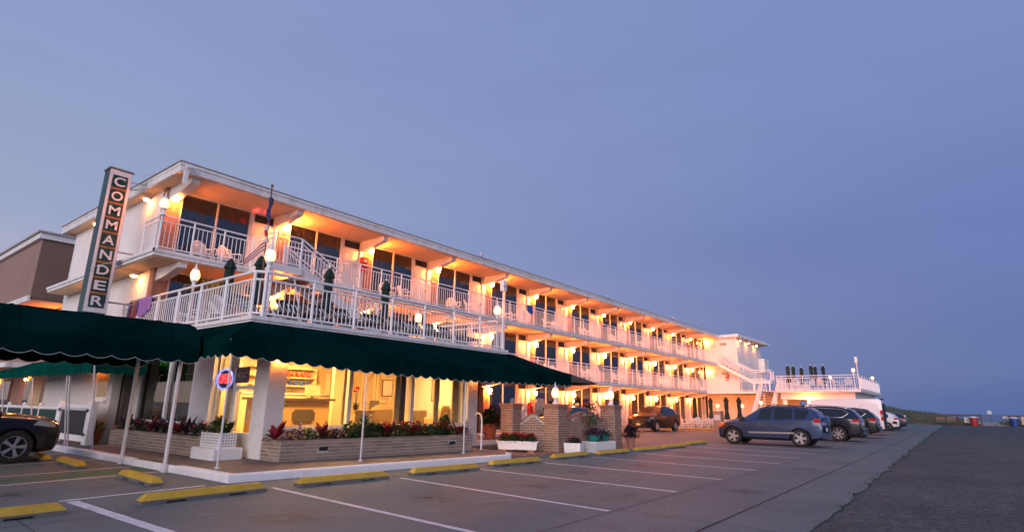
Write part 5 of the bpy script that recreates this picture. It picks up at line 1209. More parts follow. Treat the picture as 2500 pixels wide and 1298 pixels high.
# ================================================================== PLANTS
rp = random.Random(31)
def spiky(loc, s, mat_, label, n=22, group=None, up=1.5, wid=.085):
    t = thing('spiky_plant', label, 'plant', loc, rp.uniform(0, 6), group); m = MB()
    for k in range(n): a = rp.uniform(0, 2 * pi); e = rp.uniform(.25, 1.6) * up; m.blade((0, 0, .02), (cos(a), sin(a), e), s * rp.uniform(.6, 1.05), wid * s / .4, rp.uniform(.15, .6), 4)
    m.tube((0, 0, -.05), (0, 0, .08), .02).build('leaves', mat_, t); return t
def bushy(loc, r, h, lm, fm, label, nl=160, nf=16, group=None, fr=.03, leaf=.05, name='flowering_plant'):
    t = thing(name, label, 'plant', loc, 0, group); m = MB(); f = MB()
    def pt():
        a = rp.uniform(0, 2 * pi); q = sqrt(rp.random()); z = rp.random(); s = (1 - .45 * z * z); return Vector((r[0] * q * cos(a) * s, r[1] * q * sin(a) * s, h * z * (1 - .3 * q)))
    for k in range(int(nl * 1.9)):
        p = pt(); d = Vector((p.x / r[0] + rp.uniform(-.6, .6), p.y / r[1] + rp.uniform(-.6, .6), rp.uniform(-.2, .9))); m.blade(p, d, leaf * rp.uniform(.9, 1.7), leaf * rp.uniform(.7, 1.2), .3, 2)
    for k in range(5): a = rp.uniform(0, 6.3); m.tube((0, 0, -.05), (r[0] * .5 * cos(a), r[1] * .5 * sin(a), h * .6), .006, 4)
    m.build('foliage', lm, t)
    if fm:
        for k in range(nf):
            p = pt(); p.z = h * (.55 + .5 * rp.random()) * (1 - .25 * (abs(p.x) / r[0]));
            for q in range(8): d = Vector((rp.uniform(-1, 1), rp.uniform(-1, 1), rp.uniform(-.3, 1))); f.blade(p, d, fr * rp.uniform(1.0, 1.7), fr * 1.2, .2, 2)
        f.build('flowers', fm, t)
    return t
def fx(y): return -12.6 + .082 * (y - 7.5)
PLN = [(7.6, 'sr'), (7.95, 'pu'), (8.35, 'ye'), (8.75, 'pk'), (8.75, 'sr'), (9.15, 'pu'), (9.6, 'ge'), (9.95, 'gt'), (10.35, 'ge'), (10.7, 'sr2'), (10.95, 'rd'), (11.35, 'rd'), (11.5, 'sr'), (11.85, 'rd'), (12.2, 'gl'), (12.55, 'rd'), (12.85, 'gt'), (13.1, 'li'), (13.3, 'sr'), (13.45, 'pu')]
for k, (y, kd) in enumerate(PLN):
    loc = (fx(y) - .32 + rp.uniform(-.1, .1), y, .61); w = 'in the front brick planter, %s from the corner pillar' % ORD[k]; g = 'front planter plants'
    if kd[:2] == 'sr': spiky((loc[0] + .1, loc[1], loc[2]), .70, 'leaf_red', 'red-leaved spiky plant ' + w, 20, g)
    elif kd == 'pu': bushy((loc[0] + .12, loc[1], .6), (.28, .28), .26, 'leaf_purple', 'flower_purple', 'dark petunia ' + w, group=g)
    elif kd == 'ye': bushy((loc[0] + .14, loc[1], .6), (.26, .26), .30, 'leaf', 'flower_yellow', 'pale yellow flowers ' + w, nf=34, group=g)
    elif kd == 'pk': bushy(loc, (.24, .24), .32, 'leaf_dark', 'flower_pink', 'pink-flowered plant ' + w, group=g)
    elif kd == 'ge': bushy(loc, (.32, .32), .42, 'leaf', 'flower_white', 'bushy white-flowered geranium ' + w, 260, 6, group=g, leaf=.075)
    elif kd == 'gt': bushy(loc, (.26, .26), .62, 'leaf', 'flower_white', 'tall leafy geranium ' + w, 240, 8, group=g, leaf=.08)
    elif kd == 'rd': bushy(loc, (.28, .28), .40, 'leaf', 'flower_red', 'red geranium ' + w, 180, 26, group=g, fr=.045, leaf=.065)
    elif kd == 'gl': bushy(loc, (.34, .34), .34, 'leaf', None, 'low green plant ' + w, 260, 0, group=g, leaf=.07)
    else: bushy(loc, (.3, .3), .24, 'leaf_lime', 'flower_yellow', 'lime green trailing plant ' + w, group=g)
for k in range(12):
    x = -20.6 + k * .47; w = 'in the planter under the dark windows, %s from the gate' % ORD[k]; g = 'left planter plants'
    if k % 2 == 0 or k in (5, 9): spiky((x, 7.1, .62), .62, 'leaf_red' if k in (4, 8) else 'leaf_purple', 'dark spiky plant ' + w, 20, g)
    else: bushy((x, 7.05, .6), (.34, .26), .36, 'leaf_dark', 'flower_purple' if k % 4 == 1 else 'flower_pink', 'low dark flowering plant ' + w, 200, 14, group=g)
bushy((-14.55, 7.05, .72), (.34, .2), .42, 'leaf', 'flower_pink', 'leafy green plant filling the square lattice box', 260, 6, leaf=.07); spiky((-14.2, 7.1, .72), .5, 'leaf_dark', 'dark spiky plant at the right of the square lattice box', 18)
bushy((-21.35, 6.55, .55), (.3, .3), .32, 'leaf_lime', 'flower_yellow', 'pale yellow-green plant in the terracotta pot by the gate', 220, 20)
def pot(loc, r, h, m, label):
    t = thing('plant_pot', label, 'pot', loc); MB().lathe([(r * .68, 0), (r * .95, h * .86), (r * 1.05, h * .87), (r * 1.05, h), (r * .92, h), (r * .9, h * .93)], 20).build('tub', m, t, True); MB().lathe([(r * .9, h * .9), (.01, h * .92)], 14, cap=False).build('soil', 'soil', t); return t
pot((-21.35, 6.55, .15), .2, .42, 'terracotta', 'brown terracotta pot beside the patio gate')
pot((-13.95, 16.75, .30), .27, .55, 'terracotta', 'bright orange terracotta pot left of the flat brick pillar')
bushy((-13.95, 16.75, .80), (.38, .34), .62, 'leaf_dark', 'flower_white', 'large dark-leaved plant in the orange terracotta pot', 240, 3, leaf=.14)
pot((-10.05, 20.35, 0), .18, .42, 'brick', 'dark red pot on the ground right of the brick pillars'); bushy((-10.05, 20.35, .40), (.34, .34), .48, 'leaf_purple', None, 'dark round plant in the pot right of the brick pillars', 260, 0, leaf=.09)
# trough of red geraniums on blocks
tr = thing('flower_trough', 'long white trough of red geraniums before the curved brick wall', 'planter', (-11.75, 15.55, .0), .52)
MB().loft([[(-.62, -.13, .10), (.62, -.13, .10), (.62, .13, .10), (-.62, .13, .10)], [(-.66, -.16, .36), (.66, -.16, .36), (.66, .16, .36), (-.66, .16, .36)]]).build('box', 'rail', tr); MB().box(-.69, .69, -.18, -.162, .33, .37).box(-.69, .69, .162, .18, .33, .37).box(-.69, -.662, -.16, .16, .33, .37).box(.662, .69, -.16, .16, .33, .37).build('rim', 'rail', tr)
MB().box(.35, .55, -.1, .1, .0, .098).box(-.55, -.35, -.1, .1, .0, .098).build('brick_foot', 'brick', tr)
for k in range(4): q = -.45 + .3 * k; bushy((-11.75 + q * cos(.52), 15.55 + q * sin(.52), .34), (.2, .16), .28, 'leaf', 'flower_red', 'red geranium in the long white trough, %s from the left' % ORD[k], 150, 22, 'trough geraniums', .045, .06)
# white box, lattice box, teal tubs and the standard shrub
wb = thing('planter_box', 'white square planter box at the foot of the lamp pillar', 'planter', (-10.45, 16.95, 0), .25); MB().loft([[(-.27, -.2, 0), (.27, -.2, 0), (.27, .2, 0), (-.27, .2, 0)], [(-.29, -.22, .32), (.29, -.22, .32), (.29, .22, .32), (-.29, .22, .32)]]).build('box', 'rail', wb); MB().box(-.25, .25, -.18, .18, .321, .33).build('soil', 'soil', wb)
bushy((-10.45, 16.95, .32), (.26, .2), .2, 'leaf_dark', 'flower_red', 'low red-flowered plant in the white square box', 150, 16)
lattice_box('lattice_planter', 'white diamond lattice box holding teal tubs by the brick pillars', (-10.15, 18.1, 0), 1.15, .6, .34, .075, .018, True, pi / 2 - .12)
pot((-10.2, 17.85, .34), .24, .22, 'teal', 'large teal tub in the diamond lattice box'); pot((-10.1, 18.45, .34), .18, .2, 'teal', 'small teal tub in the diamond lattice box')
bushy((-10.2, 17.85, .52), (.38, .36), .3, 'leaf_purple', 'flower_purple', 'purple petunias spilling from the large teal tub', 240, 26); bushy((-10.1, 18.45, .5), (.26, .26), .26, 'leaf_dark', 'flower_white', 'pale petunias in the small teal tub', 160, 16)
ts = thing('standard_shrub', 'small tree-shaped shrub with large red flowers in the teal tub', 'shrub', (-10.25, 17.85, .5)); MB().tube((0, 0, 0), (0, .02, .55), .018, 6).build('trunk', 'wood', ts)
m = MB(); f = MB()
for k in range(420):
    d = Vector((rp.gauss(0, 1), rp.gauss(0, 1), rp.gauss(0, 1))).normalized(); p = Vector((0, 0, .78)) + d * rp.uniform(.12, .42); m.blade(p, d + Vector((0, 0, .2)), .09, .04, .4, 2)
for k in range(22):
    d = Vector((rp.gauss(0, 1), rp.gauss(0, 1), rp.gauss(.2, 1))).normalized(); p = Vector((0, 0, .78)) + d * rp.uniform(.34, .46)
    for q in range(8): f.blade(p, d + Vector((rp.uniform(-1, 1), rp.uniform(-1, 1), rp.uniform(-1, 1))) * .8, .075, .055, .1, 2)
m.build('crown', 'leaf', ts); f.build('flowers', 'flower_red', ts)
def yucca(loc, s, label):
    t = thing('yucca_plant', label, 'plant', loc); m = MB()
    for k in range(130): a = rp.uniform(0, 2 * pi); e = rp.uniform(-.3, 1.7); m.blade((0, 0, .85 * s), (cos(a), sin(a), e), s * rp.uniform(.7, 1.0), .045, .45, 4)
    m.build('leaves', 'palmleaf', t); MB().tube((0, 0, 0), (0, 0, .9 * s), .07, 8).build('trunk', 'wood', t)
yucca((-12.0, 22.6, .0), 1.05, 'pale bushy yucca behind the right brick pillar'); yucca((-13.6, 21.6, .0), 1.0, 'yucca behind the glowing lamp of the middle brick pillar')
bushy((-14.4, 19.2, .0), (.25, .3), 1.0, 'leaf_dark', 'flower_red', 'dark potted plant with red flowers behind the flat brick pillar', 160, 8, leaf=.1)
wt = thing('wall_trough', 'low terracotta trough at the foot of the gallery beside the office', 'planter', (-17.8, 19.0, .15)); MB().box(-.15, .15, -.75, .75, 0, .32).build('box', 'terracotta', wt); bushy((-17.8, 19.0, .45), (.15, .7), .14, 'leaf_dark', 'flower_pink', 'thin row of plants in the terracotta trough', 160, 10)
hr = thing('handrail', 'white curved handrail at the end of the brick planter', 'handrail', (-12.0, 14.0, .15)); MB().path([(0, 0, 0), (0, 0, .9), (-.1, .06, 1.05), (-.45, .3, 1.1), (-.8, .6, 1.0)], .025, 8).build('tube', 'rail', hr, True)
for k, (x, y) in enumerate(((-12.75, 8.1), (-12.15, 13.45))):
    t = thing('small_flag', 'tiny striped flag stuck in the brick planter, %s one' % ('left' if k == 0 else 'right'), 'flag', (x, y, .6)); MB().tube((0, 0, 0), (0, .0, .48), .005, 4).build('stick', 'wood', t)
    m = MB()
    for i in range(6): m.mi = i % 2; m.hexa([(0, 0, .2 + i * .04), (.004, 0, .2 + i * .04), (.004, .07, .17 + i * .035), (0, .07, .17 + i * .035), (0, 0, .238 + i * .04), (.004, 0, .238 + i * .04), (.004, .07, .203 + i * .035), (0, .07, .203 + i * .035)])
    m.build('cloth', ['flag_red', 'flag_white'], t)

# ================================================================== VEHICLES
def car_sections(st):
    out = []
    for (x, zl, zb, zt, wl, wb, wt) in st:
        half = [(wl * .86, zl), (wl, zl + .10), (max(wl, wb) + .012, lerp(zl, zb, .55)), (wb, zb - .03), (wb - .025, zb + .01), (wt, zt - .055), (wt - .07, zt - .008), (wt * .45, zt + .012)]
        ring = [(x, y, z) for y, z in half] + [(x, -y, z) for y, z in reversed(half)]
        out.append(ring)
    return out
def wheel_mesh(r, w, spokes, split, rim_m):
    tyre = MB().lathe([(r * .66, -w / 2), (r * .92, -w / 2), (r, -w * .36), (r, w * .36), (r * .92, w / 2), (r * .66, w / 2)], 28, (0, 0, 0), 'y', cap=False)
    rim = MB().lathe([(r * .66, w / 2 - .005), (r * .63, w / 2 - .005), (r * .61, w * .15)], 28, (0, 0, 0), 'y', cap=False).lathe([(.055, w / 2 - .03), (.05, w / 2 - .01), (.01, w / 2 - .005)], 12, (0, 0, 0), 'y')
    back = MB().lathe([(r * .62, w * .12), (.01, w * .12)], 24, (0, 0, 0), 'y', cap=False)
    for k in range(spokes):
        a = 2 * pi * k / spokes
        for s in ((-.11, .11) if split else (0,)):
            p0 = (cos(a) * .04, sin(a) * .04); p1 = (cos(a + s) * r * .62, sin(a + s) * r * .62); d = Vector((p1[0] - p0[0], p1[1] - p0[1])); n = Vector((-d.y, d.x)).normalized() * (.022 if split else .045); n2 = n * (.8 if split else 1.15); yo = -(w / 2 - .02)
            rim.hexa([(p0[0] - n.x, yo + .03, p0[1] - n.y), (p0[0] + n.x, yo + .03, p0[1] + n.y), (p1[0] + n2.x, yo + .02, p1[1] + n2.y), (p1[0] - n2.x, yo + .02, p1[1] - n2.y), (p0[0] - n.x, yo, p0[1] - n.y), (p0[0] + n.x, yo, p0[1] + n.y), (p1[0] + n2.x, yo - .005, p1[1] + n2.y), (p1[0] - n2.x, yo - .005, p1[1] - n2.y)])
    return tyre, rim, back
def make_car(name, label, cat, loc, rz, st, paint, wb, wr, track, glass_side, shield, rear, opts):
    """st: stations from nose to tail (x, z_sill, z_belt, z_top, w_sill, w_belt, w_top); local +x is the nose"""
    t = thing(name, label, cat, loc, rz); xf, xr = wb
    tmp = MB().loft(car_sections(st)).build('body', paint)
    cut = MB()
    for x in (xf, xr):
        for s in (-1, 1): cut.lathe([(wr * 1.17, -.22), (wr * 1.17, .30)], 26, (x, s * (track + .05), wr * 1.02), 'y')
    co = cut.build('cutter', 'plasticblack')
    md = tmp.modifiers.new('b', 'BOOLEAN'); md.object = co; md.operation = 'DIFFERENCE'; md.solver = 'EXACT'
    dg = bpy.context.evaluated_depsgraph_get(); me = bpy.data.meshes.new_from_object(tmp.evaluated_get(dg))
    bpy.data.objects.remove(tmp); bpy.data.objects.remove(co)
    me.name = 'body'; me.materials.clear(); me.materials.append(M[paint]); me.materials.append(M['plasticblack'])
    for p in me.polygons: p.material_index = 0
    fix(me, True, 28)
    for p in me.polygons:                 # the inside of the arches is black
        c = p.center
        if abs(c.y) < max(s[5] for s in st) - .02 and c.z < wr * 2.3 and any(abs(sqrt((c.x - x) ** 2 + (c.z - wr * 1.02) ** 2) - wr * 1.17) < .03 for x in (xf, xr)): p.material_index = 1
        elif c.z < min(s[1] for s in st[2:-2]) + .13 and opts.get('cladding', True): p.material_index = 1
    mesh_obj('body', me, t)
    def at(x):
        for a, b in zip(st[:-1], st[1:]):
            if b[0] <= x <= a[0]:
                k = (x - a[0]) / (b[0] - a[0]); return [lerp(p, q, k) for p, q in zip(a, b)]
        return list(st[-1] if x < st[-1][0] else st[0])
    def surf_y(x, z):
        _, zl, zb, zt, wl, wb_, wt = at(x)
        P = [(zl, wl * .86), (zl + .10, wl), (lerp(zl, zb, .55), max(wl, wb_) + .012), (zb - .03, wb_), (zb + .01, wb_ - .025), (zt - .055, wt), (zt - .008, wt - .07)]
        for (z0, y0), (z1, y1) in zip(P[:-1], P[1:]):
            if z <= z1 or (z1, y1) == P[-1]: return lerp(y0, y1, min(1, max(0, (z - z0) / max(1e-4, z1 - z0))))
    def side_patch(nm, poly, m, off=.006, both=True, parent=t, th=.006):
        xs = sorted(p[0] for p in poly); n = 14; R = 5; cols = []
        for i in range(n + 1):
            x = lerp(xs[0] + 1e-4, xs[-1] - 1e-4, i / n); zz = []
            for p, q in zip(poly, poly[1:] + poly[:1]):
                if (p[0] - x) * (q[0] - x) <= 0 and abs(p[0] - q[0]) > 1e-6: zz.append(lerp(p[1], q[1], (x - p[0]) / (q[0] - p[0])))
            if zz: cols.append((x, min(zz), max(zz)))
        for s in (-1, 1):
            P = [(x, s * (surf_y(x, lerp(z0, z1, j / R)) + off), lerp(z0, z1, j / R)) for x, z0, z1 in cols for j in range(R + 1)]; k = R + 1; c = len(cols)
            Q = [(x, y - s * (th + off + .004), z) for x, y, z in P]; N_ = len(P)
            F = [(i * k + j, (i + 1) * k + j, (i + 1) * k + j + 1, i * k + j + 1) for i in range(c - 1) for j in range(R)]
            F += [tuple(N_ + v for v in reversed(f)) for f in F]
            for j in range(R): F += [(j, j + 1, N_ + j + 1, N_ + j), ((c - 1) * k + j, (c - 1) * k + j + 1, N_ + (c - 1) * k + j + 1, N_ + (c - 1) * k + j)]
            for i in range(c - 1): F += [(i * k, (i + 1) * k, N_ + (i + 1) * k, N_ + i * k), (i * k + R, (i + 1) * k + R, N_ + (i + 1) * k + R, N_ + i * k + R)]
            MB().add(P + Q, F).build(nm, m, parent, True)
    for pts in opts.get('trim_paths', []):
        for s in (-1, 1): MB().path([(x, s * (surf_y(x, z) + .010), z) for x, z in pts], .013, 6).build('window_trim', 'chrome', t, True)
    for nm, poly in glass_side: side_patch(nm, poly, 'carglass')
    def sloped(nm, a, b, m, inset=.06, off=.01):
        (x0, z0), (x1, z1) = a, b; w0, w1 = at(x0)[5] - inset - .06, at(x1)[6] - inset * .6; nrm = Vector((-(z1 - z0), 0, (x1 - x0))); nrm = nrm.normalized() * (1 if nrm.z > 0 else -1) if abs(nrm.z) > 1e-6 else Vector((1, 0, 0))
        if x0 < 0 and nrm.x > 0: nrm = -nrm
        o = nrm * off
        P = [Vector((x0, -w0, z0)) + o, Vector((x0, 0, z0 + .006)) + o * 1.6, Vector((x0, w0, z0)) + o, Vector((x1, w1, z1)) + o, Vector((x1, 0, z1 + .006)) + o * 1.6, Vector((x1, -w1, z1)) + o]
        Q = [p - o * 2.5 for p in P]; n = 6
        MB().add(P + Q, [(0, 1, 4, 5), (1, 2, 3, 4), (11, 10, 7, 6), (10, 9, 8, 7)] + [(i, (i + 1) % n, n + (i + 1) % n, n + i) for i in range(n)]).build(nm, m, t)
    sloped('windshield', *shield, 'carglass')
    if rear: sloped('rear_window', *rear, 'carglass')
    # wheels
    ty, rim, back = wheel_mesh(wr, .23, opts.get('spokes', 5), opts.get('split', False), 'alloy')
    key = None
    for x in (xf, xr):
        for s in (-1, 1):
            if key is None:
                w = ty.build('wheel', 'rubber', t, True); a = rim.build('rim', 'alloy', w, True, sharp=40); b = back.build('brake_disc', 'plasticblack', w); key = (w.data, a.data, b.data)
            else: w = mesh_obj('wheel', key[0], t); mesh_obj('rim', key[1], w); mesh_obj('brake_disc', key[2], w)
            w.location = (x, s * track, wr); w.rotation_euler = (0, 0, 0 if s < 0 else pi)
    L0, L1 = st[0][0], st[-1][0]
    for nm, poly, m in opts.get('patches', []): side_patch(nm, poly, m, off=opts.get('poff', .010), th=.012)
    for dx in opts.get('door_lines', []):
        s = at(dx); side_patch('door_seam', [(dx - .006, s[1] + .16), (dx + .006, s[1] + .16), (dx + .006, s[2] - .04), (dx - .006, s[2] - .04)], 'black', .002)
    for hx, hz in opts.get('handles', []): side_patch('door_handle', [(hx - .09, hz - .016), (hx + .09, hz - .016), (hx + .09, hz + .016), (hx - .09, hz + .016)], opts.get('handle_mat', 'plasticblack'), .028, th=.02)
    mx, mz = opts.get('mirror', (st[4][0] - .05, st[4][2] + .06))
    for s in (-1, 1): 
        y = surf_y(mx, mz); MB().bbox(mx - .09, mx + .09, s * (y + .12) - .10, s * (y + .12) + .10, mz - .06, mz + .11, .03).tube((mx, s * (y - .02), mz - .03), (mx, s * (y + .08), mz), .025).build('side_mirror', opts.get('mirror_mat', 'plasticblack'), t, True)
    for nm, (x0, x1, y0, y1, z0, z1), m in opts.get('boxes', []): MB().bbox(x0, x1, y0, y1, z0, z1, min(.02, abs(x1 - x0) * .3)).build(nm, m, t)
    for s in ((-1, 1) if opts.get('rails') else ()):
        pts = [(x, s * (at(x)[6] - .05), at(x)[3] + dz) for x, dz in opts['rails']]; MB().path(pts, .018, 6).build('roof_rail', opts.get('rail_mat', 'plasticblack'), t, True)
    if opts.get('spare'):
        x, z, r, w = opts['spare']; MB().lathe([(r * .5, -w / 2 - .02), (r * .9, -w / 2), (r, -w * .2), (r, w / 2), (r * .9, w / 2 + .01)], 26, (x, 0, z), 'x').build('spare_wheel_cover', opts.get('spare_mat', paint), t, True)
    if opts.get('antenna'): x, z = opts['antenna']; MB().tube((x, .2, z), (x - .12, .2, z + .22), .006, 5).build('antenna', 'black', t)
    return t
lampbox = lambda x0, x1, y0, y1, z0, z1, m, nm='tail_light': [(nm, (x0, x1, y0, y1, z0, z1), m), (nm, (x0, x1, -y1, -y0, z0, z1), m)]
# --- blue compact SUV, nose to the building, spare wheel on the tailgate
RAV = [(2.13, .38, .66, .74, .52, .58, .44), (2.05, .28, .76, .88, .72, .78, .58), (1.85, .24, .88, .98, .84, .86, .66), (1.45, .24, .96, 1.05, .88, .89, .70), (1.02, .24, 1.00, 1.11, .895, .90, .72), (.78, .24, 1.01, 1.26, .90, .905, .70), (.18, .24, 1.03, 1.60, .90, .905, .62), (-.35, .24, 1.05, 1.68, .90, .905, .61), (-1.15, .24, 1.07, 1.66, .90, .905, .61), (-1.75, .25, 1.10, 1.58, .89, .90, .60), (-2.00, .28, 1.12, 1.44, .88, .89, .62), (-2.14, .32, 1.08, 1.20, .86, .87, .68), (-2.20, .36, .80, .95, .82, .84, .66)]
rav_glass = [('front_window', [(.70, 1.08), (-.28, 1.10), (-.30, 1.58), (.16, 1.53)]), ('rear_door_window', [(-.36, 1.10), (-1.10, 1.12), (-1.12, 1.57), (-.36, 1.59)]), ('quarter_window', [(-1.18, 1.13), (-1.60, 1.16), (-1.74, 1.44), (-1.68, 1.50), (-1.18, 1.57)])]
rav_opts = dict(spokes=5, door_lines=(.82, -.32, -1.22), handles=((-.12, .92), (-1.02, .95)), rails=((.05, -.02), (-.3, .05), (-1.4, .04), (-1.7, -.02)), spare=(-2.26, .92, .37, .17), antenna=(-1.3, 1.67), side=-1,
    patches=[('side_moulding', [(.72, .50), (-1.15, .52), (-1.15, .59), (.72, .57)], 'alloy'), ('headlight', [(2.02, .70), (1.72, .82), (1.80, .90), (2.04, .80)], 'amber'), ('fuel_flap', [(-1.35, .86), (-1.52, .86), (-1.52, 1.0), (-1.35, 1.0)], 'carblue')],
    boxes=lampbox(-2.16, -1.90, .70, .898, 1.0, 1.17, 'taillight') + lampbox(-2.17, -1.98, .70, .89, .93, .998, 'headlight', 'reversing_light') + [('rear_bumper', (-2.30, -2.10, -.80, .80, .38, .62), 'carblue'), ('number_plate', (-2.335, -2.315, .42, .72, .66, .80), 'paper'), ('grille', (2.10, 2.15, -.40, .40, .52, .64), 'plasticblack')])
make_car('parked_suv', 'metallic blue SUV with spare wheel on its tailgate, nearest in the row', 'car', (-6.87, 27.78, 0), pi, RAV, 'carblue', (1.39, -1.35), .36, .80, rav_glass, ((.86, 1.14), (.20, 1.585)), ((-2.12, 1.16), (-1.80, 1.54)), rav_opts)
# --- large dark SUV with chrome window line
BMW = [(2.40, .36, .70, .80, .55, .62, .50), (2.30, .26, .86, .98, .76, .82, .62), (2.05, .23, .97, 1.08, .88, .90, .70), (1.55, .22, 1.03, 1.13, .94, .95, .74), (1.05, .22, 1.06, 1.17, .95, .96, .76), (.78, .22, 1.07, 1.30, .955, .965, .74), (.10, .22, 1.09, 1.66, .955, .965, .66), (-.5, .22, 1.10, 1.74, .955, .965, .65), (-1.4, .22, 1.12, 1.71, .955, .965, .64), (-1.95, .25, 1.14, 1.62, .94, .95, .62), (-2.22, .28, 1.13, 1.42, .92, .93, .64), (-2.40, .33, 1.05, 1.15, .89, .90, .70), (-2.45, .38, .80, .92, .84, .86, .70)]
bmw_glass = [('front_window', [(.70, 1.14), (-.28, 1.16), (-.30, 1.62), (.10, 1.58)]), ('rear_door_window', [(-.36, 1.16), (-1.20, 1.18), (-1.22, 1.61), (-.36, 1.63)]), ('quarter_window', [(-1.28, 1.18), (-1.72, 1.20), (-1.92, 1.38), (-1.75, 1.54), (-1.28, 1.60)])]
bmw_trim = []; bmw_paths = [[(.70, 1.125), (-.3, 1.15), (-1.2, 1.165), (-1.68, 1.185), (-1.95, 1.38), (-1.76, 1.55), (-1.28, 1.61), (-.4, 1.64), (.08, 1.60)]]
make_car('parked_suv', 'dark navy SUV with silver window trim right behind the blue one', 'car', (-6.55, 34.55, 0), pi, BMW, 'carnavy', (1.50, -1.43), .385, .84, bmw_glass, ((.86, 1.19), (.12, 1.65)), ((-2.36, 1.14), (-2.02, 1.58)), dict(spokes=7, split=True, door_lines=(.85, -.32, -1.25), handles=((-.15, .98), (-1.05, 1.0)), handle_mat='carnavy', mirror_mat='carnavy', rails=((.0, -.02), (-.4, .05), (-1.6, .04), (-1.9, -.02)), rail_mat='chrome', poff=.012, trim_paths=bmw_paths,
    patches=bmw_trim + [('headlight', [(2.26, .80), (1.95, .90), (2.0, .98), (2.28, .90)], 'headlight')], boxes=lampbox(-2.43, -2.08, .70, .943, .98, 1.11, 'taillight') + [('rear_bumper', (-2.54, -2.36, -.84, .84, .36, .66), 'carnavy'), ('number_plate', (-2.475, -2.46, -.25, .25, .82, .94), 'paper')]))
make_car('parked_suv', 'black SUV third in the row, between the navy one and the white van', 'car', (-6.45, 40.4, 0), pi, BMW, 'carblack', (1.50, -1.43), .375, .83, bmw_glass, ((.86, 1.19), (.12, 1.65)), ((-2.36, 1.14), (-2.02, 1.58)), dict(spokes=5, split=True, door_lines=(.85, -.32, -1.25), handles=((-.15, .98), (-1.05, 1.0)), mirror_mat='carblack', antenna=(-1.6, 1.7), poff=.012, trim_paths=bmw_paths,
    patches=[], boxes=lampbox(-2.43, -2.02, .70, .943, .97, 1.12, 'taillight') + [('rear_bumper', (-2.54, -2.36, -.84, .84, .36, .66), 'carblack')]))
# --- white van
VAN = [(2.95, .40, .75, .85, .70, .75, .62), (2.85, .28, .98, 1.10, .88, .92, .76), (2.45, .26, 1.15, 1.32, .96, .98, .82), (2.15, .26, 1.22, 1.42, .98, 1.0, .84), (1.35, .26, 1.25, 2.12, .99, 1.01, .82), (.95, .26, 1.26, 2.28, 1.0, 1.02, .84), (-1.2, .26, 1.27, 2.34, 1.0, 1.02, .86), (-2.75, .26, 1.27, 2.34, 1.0, 1.02, .86), (-2.92, .30, 1.27, 2.28, .98, 1.0, .84), (-2.97, .36, 1.20, 2.18, .95, .98, .82)]
make_car('parked_van', 'white cargo van with black rear bumper in the row of parked cars', 'van', (-7.15, 46.2, 0), pi, VAN, 'carwhite', (2.0, -1.65), .36, .88, [('front_window', [(2.0, 1.34), (1.15, 1.36), (1.15, 1.90), (1.45, 1.88)])], ((2.2, 1.46), (1.42, 2.06)), None, dict(spokes=6, door_lines=(1.05, -.1), handles=((1.15, 1.15),), cladding=True, side=-1, poff=.012,
    patches=[], boxes=lampbox(-2.985, -2.83, .86, 1.018, .95, 1.18, 'taillight') + lampbox(-2.985, -2.83, .86, 1.014, 1.182, 1.33, 'headlight', 'reversing_light') + lampbox(-2.985, -2.83, .84, .99, 1.332, 1.6, 'taillight') + [('rear_bumper', (-3.10, -2.95, -.95, .95, .30, .62), 'plasticblack'), ('rear_doors', (-2.995, -2.965, -.80, .80, .62, 2.05), 'plasticblack'), ('roof_light', (-3.0, -2.90, -.70, .70, 2.30, 2.36), 'plasticblack')]))
HAT = [(2.05, .36, .62, .70, .55, .60, .46), (1.95, .25, .74, .84, .74, .78, .60), (1.65, .22, .84, .93, .84, .86, .68), (1.15, .22, .90, 1.0, .87, .88, .70), (.80, .22, .92, 1.16, .875, .885, .68), (.15, .22, .94, 1.46, .875, .885, .60), (-.5, .22, .96, 1.52, .875, .885, .59), (-1.3, .22, .99, 1.48, .87, .88, .58), (-1.75, .25, 1.02, 1.36, .86, .87, .58), (-2.0, .30, 1.0, 1.10, .84, .85, .66), (-2.08, .36, .78, .9, .80, .82, .64)]
hat_glass = [('front_window', [(.72, .98), (-.22, 1.0), (-.24, 1.42), (.15, 1.39)]), ('rear_door_window', [(-.30, 1.0), (-1.05, 1.03), (-1.10, 1.41), (-.30, 1.43)]), ('quarter_window', [(-1.12, 1.04), (-1.42, 1.08), (-1.38, 1.32), (-1.12, 1.40)])]
make_car('parked_hatchback', 'small white hatchback beyond the white van', 'car', (-6.3, 57.5, 0), pi, HAT, 'carwhite', (1.30, -1.28), .33, .77, hat_glass, ((.88, 1.04), (.17, 1.45)), ((-1.98, 1.07), (-1.62, 1.40)), dict(spokes=5, door_lines=(.78, -.26), handles=((-.1, .86),), patches=[('bumper_insert', [(-1.6, .62), (-1.98, .52), (-1.98, .78), (-1.75, .80)], 'plasticblack')], boxes=lampbox(-2.06, -1.76, .66, .876, .90, 1.03, 'taillight') + [('rear_bumper', (-2.14, -1.98, -.75, .75, .34, .56), 'plasticblack')]))
make_car('parked_hatchback', 'dark car at the far end of the parked row, beside the white fence', 'car', (-6.2, 63.5, 0), pi, HAT, 'carnavy', (1.30, -1.28), .33, .77, hat_glass, ((.88, 1.04), (.17, 1.45)), ((-1.98, 1.07), (-1.62, 1.40)), dict(boxes=lampbox(-2.06, -1.76, .66, .876, .90, 1.03, 'taillight')))
